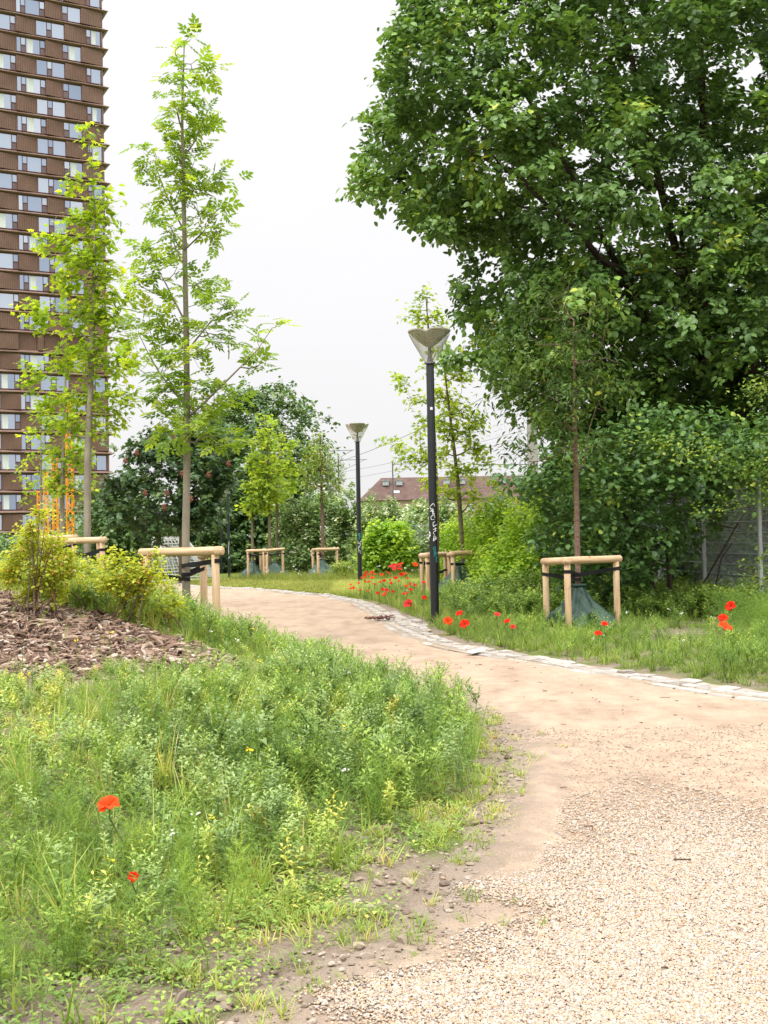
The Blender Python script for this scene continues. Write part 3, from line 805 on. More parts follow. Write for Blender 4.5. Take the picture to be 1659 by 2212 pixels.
M_screw = noisy_mat('zinc_screw', [(.3, (.5, .5, .52)), (.7, (.7, .7, .72))], 30, .3, metallic=.9)
rg = np.random.default_rng(11)
def log(mb, a, b, r):
    a, b = np.array(a, float), np.array(b, float)
    d = (b - a) / np.linalg.norm(b - a)
    pts = [a, a + d * .012, a + (b - a) * .33, a + (b - a) * .66, b - d * .012, b]
    pts = [p + (rg.normal(0, .003, 3) if 1 < i < 4 else 0) for i, p in enumerate(pts)]
    mb.tube(pts, [r * .86, r, r * 1.02, r, r, r * .86], 16)
def guard(name_label, posts, rails, trunk, straps, r=.05, group='wooden tripod guards round the young trees', over=.09):
    """posts: (x, y, ztop); rails: pairs; straps: (post, drop)"""
    c = np.mean([[p[0], p[1]] for p in posts], axis=0)
    G = thing('tree_guard', name_label, 'tree guard', (c[0], c[1], float(zg(c[0], c[1]))), group)
    for (x, y, zt) in posts:
        mb = MB(); log(mb, (x, y, float(zg(x, y)) - .15), (x + rg.normal(0, .012), y, zt - r * .9), r); mb.build('post', M_wood, G, True)
    for (i, j) in rails:
        a = np.array(posts[i]); b = np.array(posts[j]); d = (b - a) / np.linalg.norm(b - a)
        mb = MB(); log(mb, a - d * over * (1 if i == 0 or len(rails) == 1 else .9), b + d * over, r * 1.12); mb.build('rail', M_rail, G, True)
    for (i, drop) in straps:
        x, y, zt = posts[i]; z = zt - drop; mb = MB()
        t = np.array([trunk[0] - x, trunk[1] - y]); L_ = np.linalg.norm(t); t /= L_; nn = np.array([-t[1], t[0]])
        zt2 = z - .09 + rg.normal(0, .015)
        path = []
        for an in np.linspace(PI * .6, PI * 1.4, 6): path.append((np.array([x, y]) + (r + .004) * (math.cos(an) * t + math.sin(an) * nn), z))
        tr = .062
        for s_, an0, an1 in ((0, -1.9, 1.9),):
            for an in np.linspace(an0, an1, 10): path.append((np.array([trunk[0], trunk[1]]) + tr * (math.cos(an) * t + math.sin(an) * nn), zt2))
        path.append(path[0])
        V = []
        for (p, zz) in path: V += [[p[0], p[1], zz - .027], [p[0], p[1], zz + .027]]
        mb.add(V, q=[[2 * k, 2 * k + 2, 2 * k + 3, 2 * k + 1] for k in range(len(path) - 1)])
        sob = mb.build('strap', M_strap, G)
        sc = MB()
        d0 = np.array([-x, -y]); d0 /= np.linalg.norm(d0)
        for k in (-1, 1): sc.box((x + d0[0] * (r + .006) + .0 * k, y + d0[1] * (r + .006), z + .013 * k), (.012, .012, .012))
        sc.build('screw', M_screw, sob)
    return G
def px_post(u, vtop, Y):
    p = at(u, vtop, Y); return (p[0], p[1], p[2])
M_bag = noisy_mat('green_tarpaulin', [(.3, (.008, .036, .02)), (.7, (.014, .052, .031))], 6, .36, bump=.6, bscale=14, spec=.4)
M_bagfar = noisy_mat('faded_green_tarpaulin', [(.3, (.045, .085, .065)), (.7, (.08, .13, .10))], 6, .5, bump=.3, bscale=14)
def bag(label, x, y, h, rb_, mat, seed, group='green watering bags round the young trees'):
    q = np.random.default_rng(seed); ph = q.random(8) * 6.28
    z0 = float(zg(x, y)) - .03
    B = thing('watering_bag', label, 'watering bag', (x, y, z0), group)
    def rm(th, z):
        k = 1 - np.clip(z / h, 0, 1)
        f = .30 * np.abs(np.sin(2.5 * th + ph[0] + .8 * z)) + .15 * np.sin(7 * th + ph[1] + 2.2 * np.sin(3 * z + ph[5])) + .05 * np.sin(13 * th + ph[2] + 4 * z) + .16 * np.cos(th + ph[3])
        return 1 + f * (.4 + 1.1 * k) + .035 * np.sin(23 * z / h + 3 * th + ph[4])
    pr = []
    for i in range(18):
        t = i / 17
        pr.append((rb_ * .9 * (1 - t ** 1.5) + .085 + .02 * math.sin(t * 7), t * h))
    mb = MB(); mb.lathe(pr, 72, rmod=rm); mb.build('tarpaulin', mat, B, True, local=True)
    m2 = MB(); m2.lathe([(.09, h - .005), (.125, h + .02), (.118, h + .055), (.085, h + .03)], 24, rmod=lambda th, z: 1 + .16 * np.sin(4 * th + ph[0]) + .08 * np.sin(9 * th)); m2.build('collar', mat, B, True, local=True)
    return B
# near right guard
tr_right = at(1249, 1287, 18.3); tr_right[2] = zg(tr_right[0], tr_right[1])
G1 = guard('wooden tripod guard round the red barked sapling before the wire fence', [px_post(1178, 1213, 18.6), px_post(1225, 1211, 17.75), px_post(1331, 1207, 18.3)], [(0, 1), (1, 2)], tr_right, [(0, .2), (1, .17), (2, .15)])
bag('dark green watering bag spread at the foot of the red barked sapling', tr_right[0], tr_right[1], .66, .34, M_bag, 1)
# near left guard
tr_left = at(402, 1285, 15.9); tr_left[2] = zg(tr_left[0], tr_left[1])
guard('wooden tripod guard round the tall grey trunked tree beside the bark mulch', [px_post(316, 1194, 15.5), px_post(467, 1190, 15.2), px_post(437, 1200, 16.3)], [(0, 1), (1, 2)], tr_left, [(0, .28), (1, .13), (2, .17)], r=.052, over=.1)
bag('dark green watering bag slumped behind the posts at the tall grey trunk', tr_left[0], tr_left[1], .45, .4, M_bag, 2)
# two behind on the left
tr_l2 = at(186, 1165, 24.2); tr_l3 = at(131, 1160, 30.0)
for q in (tr_l2, tr_l3): q[2] = zg(q[0], q[1])
guard('wooden guard rail peeping over the hip shrub, nearer of the two on the mound', [px_post(120, 1170, 23.8), px_post(221, 1166, 23.5), px_post(214, 1168, 24.8)], [(0, 1), (1, 2)], tr_l2, [(1, .2), (0, .2)], r=.056)
guard('wooden guard rail just showing behind another guard on the mound', [px_post(92, 1162, 29.7), px_post(160, 1160, 29.5), px_post(150, 1162, 30.6)], [(0, 1), (1, 2)], tr_l3, [(1, .2)], r=.056)
# far lawn guards
YF = 54.5
t_f1, t_f2, t_f3 = at(546, 1235, YF + .6), at(583, 1238, YF + .6), at(600, 1238, YF + 2.2)
for q in (t_f1, t_f2, t_f3): q[2] = zg(q[0], q[1])
guard('small far wooden guard on the lawn, left one with the short rail', [px_post(536, 1190, YF), px_post(571, 1189, YF - .6), px_post(562, 1190, YF + .9)], [(0, 1), (1, 2)], t_f1, [(0, .15), (1, .17)], r=.06)
guard('far wooden guard on the lawn right of the short railed one', [px_post(569, 1188, YF + .3), px_post(576, 1189, YF - .7), px_post(611, 1186, YF)], [(0, 1), (1, 2)], t_f2, [(1, .15), (2, .2)], r=.06)
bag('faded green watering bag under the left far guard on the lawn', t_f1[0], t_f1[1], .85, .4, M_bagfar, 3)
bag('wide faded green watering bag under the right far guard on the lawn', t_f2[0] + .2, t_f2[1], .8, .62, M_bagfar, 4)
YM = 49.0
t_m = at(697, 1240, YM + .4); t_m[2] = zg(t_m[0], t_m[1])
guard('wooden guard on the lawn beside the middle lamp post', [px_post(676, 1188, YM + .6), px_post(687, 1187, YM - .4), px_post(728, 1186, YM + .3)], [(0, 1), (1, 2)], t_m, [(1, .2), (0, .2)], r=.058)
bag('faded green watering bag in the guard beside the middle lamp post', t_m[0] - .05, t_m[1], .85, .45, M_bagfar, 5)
# pair behind the near lamp
tB = at(1003, 1290, 28.7); tA = at(944, 1290, 29.6)
for q in (tA, tB): q[2] = zg(q[0], q[1])
guard('wooden guard half hidden behind the nearest lamp post and poppies', [px_post(910, 1200, 29.2), px_post(924, 1199, 28.2), px_post(962, 1197, 29.4)], [(0, 1), (1, 2)], tA, [(0, .18), (1, .2), (2, .4)], r=.056)
guard('wooden guard with long rail just right of the nearest lamp post', [px_post(970, 1199, 28.9), px_post(978, 1196, 28.0), px_post(1043, 1194, 28.6)], [(0, 1), (1, 2)], tB, [(1, .25), (2, .4)], r=.056)
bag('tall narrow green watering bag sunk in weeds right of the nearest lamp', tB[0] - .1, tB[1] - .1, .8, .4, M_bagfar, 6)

# ------------------------------------------------------------------ wire fences
M_zinc = noisy_mat('galvanised_wire', [(.3, (.42, .43, .44)), (.7, (.55, .56, .58))], 20, .5, metallic=.1)
def wire_fence(label, A, B, h, z_of, posts=True, zlow=-.02, group=None):
    A, B = np.array(A, float), np.array(B, float)
    L_ = np.linalg.norm(B - A); d = (B - A) / L_; ang = math.atan2(d[1], d[0])
    F = thing('wire_fence', label, 'fence', (A[0], A[1], float(z_of(A[0], A[1]))), group)
    n = int(L_ / 2.5) + 1
    nrm = np.array([-d[1], d[0]])
    for i in range(n):
        a = A + d * 2.5 * i; b = A + d * min(2.5 * (i + 1), L_); l = np.linalg.norm(b - a)
        if l < .1: continue
        mb = MB(); z0 = float(z_of(*a)) + .05; z1 = float(z_of(*b)) + .05
        for k in range(int(l / .05)):
            p = a + d * (k * .05 + .025); z = z0 + (z1 - z0) * k * .05 / l
            mb.box((p[0], p[1], z + h / 2), (.0036, .0036, h), ang)
        for k in range(int(h / .2) + 1):
            for s in (-1, 1):
                c = (a + b) / 2 + nrm * s * .0075
                mb.box((c[0], c[1], (z0 + z1) / 2 + .02 + k * .2), (l - .01, .009, .014), ang)
        mb.build('mesh_panel', M_zinc, F)
        if posts:
            p = a + nrm * .05; pb2 = MB(); pb2.box((p[0], p[1], z0 + h / 2), (.06, .06, h + .15), ang); pb2.build('post', M_zinc, F)
    return F
fp = at(1652, 1340, 20.6)
fdir = np.array([-.125, 1.0]); fdir /= np.linalg.norm(fdir)
FA = np.array([fp[0], fp[1]]) - fdir * 7.5; FB = FA + fdir * 32.5
wire_fence('tall grey double wire mesh fence half swallowed by the leafy bushes', FA, FB, 2.4, zg)
q0 = at(905, 1225, 46); 
wire_fence('short stretch of grey mesh fence behind the poppies and the vine mound', (q0[0] - 1.7, 46.4), (q0[0] + 2.9, 43.6), 2.1, zg)

# ------------------------------------------------------------------ goal
gx0 = at(349, 1242, 58.0); gx1 = at(331, 1242, 62.0)
ground_g = float(zg(gx0[0], gx0[1]))
goal = thing('football_goal', 'white football goal with a sagging white net', 'goal', (gx0[0], gx0[1], ground_g))
M_net = noisy_mat('white_net_cord', [(.3, (.52, .52, .51)), (.7, (.62, .62, .61))], 8, .8)
HG = 2.15; W_ = 0
A0 = np.array([0, 0, 0.]); A1 = np.array([gx1[0] - gx0[0], 4.0, 0.])
back = np.array([2.9, .5, 0.])
f = MB()
f.tube([A0, A0 + [0, 0, HG]], .045, 10); f.tube([A1, A1 + [0, 0, HG]], .045, 10); f.tube([A0 + [0, 0, HG], A1 + [0, 0, HG]], .045, 10)
for P in (A0, A1):
    f.tube([P, P + back], .035, 8); f.tube([P + [0, 0, HG], P + back * .4 + [0, 0, HG]], .03, 8); f.tube([P + back * .4 + [0, 0, HG], P + back], .03, 8)
f.tube([A0 + back, A1 + back], .035, 8)
f.build('frame', noisy_mat('goal_paint', [(.3, (.42, .42, .41)), (.7, (.52, .52, .51))], 3, .6), goal, True, local=True)
nb = MB()
def net(c00, c10, c11, c01, nu_, nv_, sag):
    c00, c10, c11, c01 = map(np.array, (c00, c10, c11, c01))
    def S_(a, b): return c00 * (1 - a) * (1 - b) + c10 * a * (1 - b) + c11 * a * b + c01 * (1 - a) * b + np.array([0, 0, -sag * math.sin(PI * a) * math.sin(PI * b)])
    for i in range(nu_ + 1): nb.tube([S_(i / nu_, j / 6) for j in range(7)], .017, 3, cap=False)
    for j in range(nv_ + 1): nb.tube([S_(i / 8, j / nv_) for i in range(9)], .017, 3, cap=False)
up = np.array([0, 0, HG])
net(A0 + back * .4 + up, A1 + back * .4 + up, A1 + back, A0 + back, 32, 16, .12)
net(A0 + up, A1 + up, A1 + back * .4 + up, A0 + back * .4 + up, 32, 5, .1)
net(A0 + up, A0 + back * .4 + up, A0 + back, A0, 8, 14, .0)
net(A1 + up, A1 + back * .4 + up, A1 + back, A1, 8, 14, .0)
nb.build('net', M_net, goal, local=True)

# ------------------------------------------------------------------ orange lattice masts
M_orange = noisy_mat('orange_paint', [(.3, (.78, .30, .015)), (.7, (.86, .37, .02))], 3, .5)
for (u, vt, Y, lab) in [(153, 868, 70, 'tallest orange lattice mast seen between the young trees'), (121, 985, 88, 'orange lattice mast second from the right of the row before the tower'), (101, 1020, 106, 'slim orange lattice mast third along the row before the tower'), (86, 1060, 124, 'smallest orange lattice mast at the far end of the row')]:
    b = at(u, 1200, Y); zb = float(zg(np.clip(b[0], -20, 20), min(b[1], 74))); zt = at(u, vt, Y)[2]
    m_ = thing('lattice_mast', lab, 'mast', (b[0], b[1], zb), 'orange lattice masts before the tower')
    H = zt - zb; s = .17
    c4 = [np.array([sx * s, sy * s]) for sx, sy in ((-1, -1), (1, -1), (1, 1), (-1, 1))]
    l = MB(); br = MB()
    for c in c4: l.tube([(*c, 0), (*c, H)], .036, 6)
    nseg = int(H / .42)
    for k in range(nseg):
        za, zb2 = H * k / nseg, H * (k + 1) / nseg
        for i in range(4):
            a_, b_ = (c4[i], c4[(i + 1) % 4]) if k % 2 else (c4[(i + 1) % 4], c4[i])
            br.tube([(*a_, za), (*b_, zb2)], .026, 4)
    l.build('chord', M_orange, m_, local=True); br.build('lattice_bracing', M_orange, m_, local=True)
    MB().box((0, 0, -.1), (.7, .7, .3)).build('base', M_hwall, m_, local=True)

# ------------------------------------------------------------------ catenary mast, wires
M_conc = noisy_mat('concrete', [(.3, (.27, .25, .23)), (.7, (.38, .35, .32))], 2.5, .9, bump=.2)
M_wire = noisy_mat('dark_wire', [(.3, (.1, .1, .11)), (.7, (.16, .16, .17))], 3, .6)
cm = at(1153, 1100, 62); czb = float(zg(cm[0], cm[1])); czt = at(1153, 740, 62)[2]
cmast = thing('railway_mast', 'tall grey concrete mast seen through a gap beside the big tree', 'mast', (cm[0], cm[1], czb))
mb = MB(); Hc = czt - czb
mb.add([[x * (.31 - .0), y * .31, 0] for x, y in ((-1, -1), (1, -1), (1, 1), (-1, 1))] + [[x * .2, y * .2, Hc] for x, y in ((-1, -1), (1, -1), (1, 1), (-1, 1))], q=[[0, 1, 5, 4], [1, 2, 6, 5], [2, 3, 7, 6], [3, 0, 4, 7], [4, 5, 6, 7]])
mb.build('shaft', M_conc, cmast, local=True)
a_ = MB(); zc1 = at(1153, 1003, 62)[2] - czb
a_.tube([(0, 0, zc1), (-3.2, 0, zc1 + .05)], .03, 6); a_.tube([(0, 0, zc1 + .9), (-2.6, 0, zc1 + .05)], .02, 6); a_.build('cantilever_arm', M_collar, cmast, local=True)
def wire(label, p, q, sag, r=.012):
    p, q = np.array(p), np.array(q); t = np.linspace(0, 1, 14)
    P = p[None] * (1 - t)[:, None] + q[None] * t[:, None]; P[:, 2] -= sag * 4 * t * (1 - t)
    c = P[7]
    mb = MB(); mb.tube(P - c, r, 5); o = mb.build('overhead_wire', M_wire, None); o.location = tuple(c)
    return tag(o, label, 'wire', 'overhead railway wires')
wire('thin overhead wire rising steeply to the right of the middle lamp head', at(690, 1010, 90), at(1150, 800, 60), .5, .016)
wire('thin overhead wire crossing just under the middle lamp head', at(640, 1035, 120), at(1300, 880, 90), .6, .014)
wire('lowest thin overhead wire running above the house roof', at(700, 1042, 120), at(1250, 905, 90), .6, .014)
for (u0, v0, u1, Y, lab) in [(722, 974, 765, 80, 'upper metal wire bracket poking left of the middle lamp post'), (745, 994, 792, 84, 'lower metal wire bracket crossing the middle lamp post'), (862, 1003, 905, 90, 'metal wire bracket left of the nearest lamp post')]:
    b = at(u0 + (-14 if u0 < 800 else 20), 1150, Y); zb = float(zg(np.clip(b[0], -20, 20), 74))
    p, q = at(u0 - 14, v0, Y), at(u1, v0 - 2, Y)
    br_ = thing('wire_bracket', lab, 'wire bracket', (p[0], p[1], zb), 'railway wire brackets')
    mb = MB(); mb.tube([(0, 0, 0), (0, 0, p[2] - zb + .3)], .05, 8); mb.build('pole', M_collar, br_, local=True)
    mb = MB(); mb.tube([(0, 0, p[2] - zb), (q[0] - p[0], q[1] - p[1], q[2] - zb)], .032, 6); mb.tube([(0, 0, p[2] - zb - .9), (q[0] - p[0] - .1, q[1] - p[1], q[2] - zb)], .026, 6); mb.build('arm', M_collar, br_, local=True)

# litter
pl = ground_hit(1027, 1415); pl[2] = float(base_z(pl[1])) + .05
nb = MB(); u_ = np.linspace(-.11, .11, 7); v_ = np.linspace(-.07, .07, 5)
U_, V_ = np.meshgrid(u_, v_); Zp = .012 * np.sin(U_ * 22) + .015 * np.sin(V_ * 17 + 1) + .02 * (U_ > .1)
top = np.stack([U_, V_, Zp], -1).reshape(-1, 3); fq = grid_faces(7, 5)
nb.add(top, q=fq); nb.add(top - [0, 0, .002], q=fq[:, ::-1])
o = nb.build('paper_sheet', noisy_mat('grubby_paper', [(.3, (.40, .39, .37)), (.7, (.5, .49, .47))], 14, .9), None, True); o.location = tuple(pl); o.rotation_euler = (.06, .03, .3)
tag(o, 'crumpled white sheet of paper lying on the kerb setts', 'paper')
pb3 = ground_hit(825, 1343); 
br = MB()
for k in range(26):
    a = rg.normal(.15, .7); l = rg.uniform(.05, .2); c = np.array([rg.normal(0, .10), rg.normal(0, .06), .03 + rg.random() * .05]); t = np.linspace(-.5, .5, 4)
    br.tube(np.stack([c[0] + np.cos(a) * l * t, c[1] + np.sin(a) * l * t, c[2] + .02 * np.sin(t * 5 + k)], -1), rg.uniform(.006, .016), 5, a=rg.random())
o = br.build('bark_scraps', tint_mat('red_bark', [(0, (.06, .025, .02)), (1, (.22, .10, .075))]), None, True); o.location = (pb3[0], pb3[1], float(base_z(pb3[1])) + .02)
tag(o, 'little heap of reddish bark strips lying in the cobbled gutter', 'bark scraps')
# ------------------------------------------------------------------ vegetation kit
def leaf_T(kind):
    if kind == 'broad':      # rounded, pointed tip, folded along the midrib
        T = np.array([[0, 0, 0], [.22, .30, .05], [.6, .36, .02], [1, 0, -.16], [.6, -.36, .02], [.22, -.30, .05], [.3, 0, 0], [.65, 0, -.05]])
        q = [[6, 7, 2, 1], [6, 5, 4, 7]]; t = [[0, 6, 1], [0, 5, 6], [7, 3, 2], [7, 4, 3]]
    elif kind == 'lance':
        T = np.array([[0, 0, 0], [.35, .15, .03], [1, 0, -.2], [.35, -.15, .03], [.4, 0, -.01]])
        q = []; t = [[0, 4, 1], [1, 4, 2], [0, 3, 4], [3, 2, 4]]
    elif kind == 'small':
        T = np.array([[0, 0, 0], [.45, .30, .06], [1, 0, -.08], [.45, -.30, .06]]); q = []; t = [[0, 2, 1], [0, 3, 2]]
    elif kind == 'pinnate':
        V, t = [], []
        for (px_, py_, an, l) in [(.42, .0, .95, .5), (.42, 0, -.95, .5), (.66, 0, .75, .46), (.66, 0, -.75, .46), (.8, 0, 0, .5), (.2, 0, 1.1, .36), (.2, 0, -1.1, .36)]:
            c, s = math.cos(an), math.sin(an); b = len(V)
            for (x, y, z) in [(0, 0, 0), (.45, .27, .05), (1, 0, -.14), (.45, -.27, .05)]:
                X_, Y_ = x * l, y * l
                V.append([px_ + X_ * c - Y_ * s, py_ + X_ * s + Y_ * c, z * l - .12 * px_ * px_])
            t += [[b, b + 2, b + 1], [b, b + 3, b + 2]]
        b = len(V); V += [[0, .008, 0], [0, -.008, 0], [.8, 0, -.08]]; t += [[b, b + 1, b + 2]]
        T = np.array(V); q = []
    elif kind == 'maple':
        T = np.array([[0, 0, 0], [.12, .34, .03], [.38, .22, 0], [.42, .55, -.06], [.6, .2, -.02], [1, 0, -.15], [.6, -.2, -.02], [.42, -.55, -.06], [.38, -.22, 0], [.12, -.34, .03], [.35, 0, .03]])
        q = []; t = [[10, i + 1, i] for i in range(0, 9)] + [[10, 0, 9]]
    return T, q, t
LEAF = {k: leaf_T(k) for k in ('broad', 'lance', 'small', 'pinnate', 'maple')}
def skeleton(trunks, targets, rng, step=.35, upw=.6, tip=.006, power=.46):
    """trunks: list of (points, base radius, top radius). Every target is linked to the wood grown so far."""
    cap = 400000
    P = np.zeros((cap, 3)); par = np.full(cap, -1, int); fix = np.zeros(cap); n = 0
    for pts, r0, r1 in trunks:
        pts = np.asarray(pts, float)
        d = np.concatenate([[0], np.cumsum(np.linalg.norm(np.diff(pts, axis=0), axis=1))])
        k = max(3, int(d[-1] / step) + 1); s = np.linspace(0, d[-1], k)
        Q = np.stack([np.interp(s, d, pts[:, i]) for i in range(3)], -1)
        # join to an existing trunk if it starts on one
        p0 = -1
        if n:
            j = np.argmin(np.linalg.norm(P[:n] - Q[0], axis=1))
            if np.linalg.norm(P[j] - Q[0]) < .6: p0 = j
        for i in range(k):
            P[n] = Q[i]; par[n] = (p0 if i == 0 else n - 1); fix[n] = r0 + (r1 - r0) * s[i] / d[-1]; n += 1
    nt_ = n
    T = np.asarray(targets, float)
    dist = np.array([np.min(np.linalg.norm(P[:nt_] - t, axis=1)) for t in T])
    order = np.argsort(dist)
    ends = np.zeros(len(T), int); dirs = np.zeros((len(T), 3))
    for ti in order:
        t = T[ti]
        v = t - P[:n]; L_ = np.linalg.norm(v, axis=1)
        cost = L_ * (1 + upw * np.clip(-v[:, 2] / (L_ + 1e-6) + .25, 0, 2)) + .12 * L_ * L_
        j = int(np.argmin(cost))
        a = P[j]; L1 = L_[j]
        k = max(2, int(L1 / step) + 1)
        bend = np.array([0, 0, -.12 * L1]) + rng.normal(0, .05 * L1, 3)
        prev = j
        for i in range(1, k + 1):
            s = i / k
            P[n] = a + (t - a) * s + bend * math.sin(PI * s); par[n] = prev; prev = n; n += 1
        ends[ti] = prev; dv = t - P[par[prev]]; dirs[ti] = dv / (np.linalg.norm(dv) + 1e-9)
    P = P[:n]; par = par[:n]; fix = fix[:n]
    cnt = np.zeros(n)
    np.add.at(cnt, ends, 1)
    for i in range(n - 1, 0, -1):
        if par[i] >= 0: cnt[par[i]] += cnt[i]
    rad = tip * np.maximum(cnt, 1) ** power
    rad[:nt_] = np.maximum(np.minimum(rad[:nt_], fix[:nt_] * 1.05), fix[:nt_] * .85)
    for i in range(nt_, n): rad[i] = min(rad[i], rad[par[i]] * .85) if par[i] >= 0 else rad[i]
    return P, par, cnt, rad, ends, dirs
def wood_mesh(P, par, cnt, rad, mb, minr=.0, sides=6, vis_r=.0):
    n = len(P); kids = [[] for _ in range(n)]
    for i in range(n):
        if par[i] >= 0: kids[par[i]].append(i)
    starts = [(i, -1) for i in range(n) if par[i] < 0]
    while starts:
        i, p = starts.pop()
        chain = [p, i] if p >= 0 else [i]
        while kids[i]:
            ks = kids[i]; b = max(ks, key=lambda k: rad[k] * 1000 + cnt[k])
            for k in ks:
                if k != b: starts.append((k, i))
            i = b; chain.append(i)
        if len(chain) < 2: continue
        r = rad[chain].copy()
        if p >= 0: r[0] = min(r[0], r[1] * 1.15)
        if r.max() < minr: continue
        mb.tube(P[chain], r, sides if r.max() > .03 else (4 if r.max() > .012 else 3), cap=False, a=.5)
def unit(v): return v / (np.linalg.norm(v, axis=-1, keepdims=True) + 1e-9)
def twig_leaves(mb, T, dirs, rng, per, tl, size, kind, droop=.35, spread=.55, flat=.5, tintmu=.5, tintsd=.2, jit=.08, clump_t=None, up=.0):
    """leaves set alternately along a short twig ending at each target"""
    n = len(T)
    d = unit(dirs + rng.normal(0, .35, (n, 3)) + np.array([0, 0, up]))
    k = np.arange(per); s = (k + .5) / per
    side = np.where(k % 2, 1.0, -1.0)
    base = T[:, None] + d[:, None] * ((s[None, :, None] - .45) * tl * rng.uniform(.7, 1.25, (n, 1, 1)))
    base[..., 2] -= (tl * .25 * s ** 2)[None]
    hor = unit(np.cross(d, np.array([0, 0, 1.0])) + 1e-4)
    upv = unit(np.cross(hor, d))
    roll = rng.normal(0, flat, (n, 1))
    sd = hor * np.cos(roll) + upv * np.sin(roll)
    fx = sd[:, None] * side[None, :, None] * spread * 1.6 + d[:, None] * .7 + rng.normal(0, .3, (n, per, 3)) + np.array([0, 0, -droop])
    base = base + rng.normal(0, jit, (n, per, 3))
    fz = np.array([0, 0, 1.0]) + .45 * d[:, None] + rng.normal(0, .38, (n, per, 3))
    sz = size * rng.uniform(.65, 1.2, (n, per))
    ct = rng.normal(tintmu, tintsd, (n, 1)) if clump_t is None else clump_t[:, None]
    a = np.clip(ct + rng.normal(0, .12, (n, per)), 0, 1)
    Tm, q, t = LEAF[kind]
    instance(mb, Tm, q, t, base.reshape(-1, 3), fx.reshape(-1, 3), fz.reshape(-1, 3), sz.ravel(), a.ravel())
def clump_points(clumps, Y, rng, dens, depth=1.0, min_n=2):
    """clumps: (u, v, radius) in frame units -> points round those spots at depth about Y"""
    out_ = []
    for (u, v, r) in clumps:
        n = max(min_n, int(dens * r * r / 100)); rr = r * np.sqrt(rng.random(n)); th = rng.random(n) * 2 * PI
        dy = rng.uniform(-1, 1, n) * r * Y / FPX * depth + rng.normal(0, .12) * depth
        out_.append(at(u + rr * np.cos(th), v + rr * np.sin(th), Y + dy))
    return np.concatenate(out_)
def poly_points(poly, Y, rng, n, maxhalf, front=.5, kmul=1.2):
    poly = np.asarray(poly, float); lo, hi = poly.min(0), poly.max(0); U_, V_ = [], []
    c = 0
    while c < n:
        u = rng.uniform(lo[0], hi[0], n); v = rng.uniform(lo[1], hi[1], n); k = in_poly(u, v, poly)
        U_.append(u[k]); V_.append(v[k]); c += k.sum()
    u = np.concatenate(U_)[:n]; v = np.concatenate(V_)[:n]
    half = np.minimum(edge_dist(u, v, poly) * Y / FPX * kmul + .25, maxhalf)
    s = rng.uniform(-1, 1, n); s = np.sign(s) * np.abs(s) ** .6
    s = np.where(rng.random(n) < front, -np.abs(s), s)
    return at(u, v, Y + s * half)
def bark(name, c1, c2, scale=6, stretch=(1, 1, .35), bump=.6):
    return noisy_mat(name, [(.3, c1), (.55, tuple((a + b) / 2 for a, b in zip(c1, c2))), (.72, c2)], scale, .9, stretch, bump, 22, 5, .15)
M_bark_grey = bark('grey_bark', (.20, .17, .13), (.36, .32, .25), 5)
M_bark_red = bark('red_brown_bark', (.13, .075, .055), (.27, .18, .14), 9, (1, 1, 2.5))
M_bark_dark = bark('dark_bark', (.045, .032, .025), (.11, .08, .062))
M_bark_olive = bark('olive_bark', (.13, .10, .065), (.25, .2, .13), 6)
def tree(name, label, cat, base, trunks, targets, bark_m, leaf_m, rng, per, tl, size, kind, group=None, minr=0.0, step=.35, tip=.006, power=.46, upw=.6, sides=8, wood='trunk', leaves='crown', smooth_leaf=False, **kw):
    T = thing(name, label, cat, base, group)
    P, par, cnt, rad, ends, dirs = skeleton(trunks, targets, rng, step, upw, tip, power)
    mb = MB(); wood_mesh(P, par, cnt, rad, mb, minr, sides); mb.build(wood, bark_m, T, True)
    lb = MB(); twig_leaves(lb, targets, dirs, rng, per, tl, size, kind, **kw)
    lb.build(leaves, leaf_m, T, smooth_leaf)
    return T
def blob_points(blobs, rng, n, shell=.55, lump=.22):
    """points in the outer shell of lumpy ellipsoids: (centre, radii)"""
    vol = np.array([b[1][0] * b[1][2] + b[1][1] * b[1][2] for b in blobs]); pr = vol / vol.sum()
    out_, nor = [], []
    for (c, r), f in zip(blobs, pr):
        k = int(n * f) + 1; d = unit(rng.normal(0, 1, (k, 3))); d[:, 2] = np.where(d[:, 2] < -.55, -d[:, 2], d[:, 2])
        ph = rng.random(6) * 6.28
        L_ = 1 + lump * (np.sin(d[:, 0] * 5 + ph[0]) * np.sin(d[:, 1] * 5 + ph[1]) + .7 * np.sin(d[:, 2] * 7 + ph[2]) * np.sin(d[:, 0] * 9 + ph[3]))
        rr = (shell + (1 - shell) * rng.random(k) ** .5) * L_
        out_.append(np.array(c) + d * rr[:, None] * np.array(r)); nor.append(d)
    return np.concatenate(out_), np.concatenate(nor)
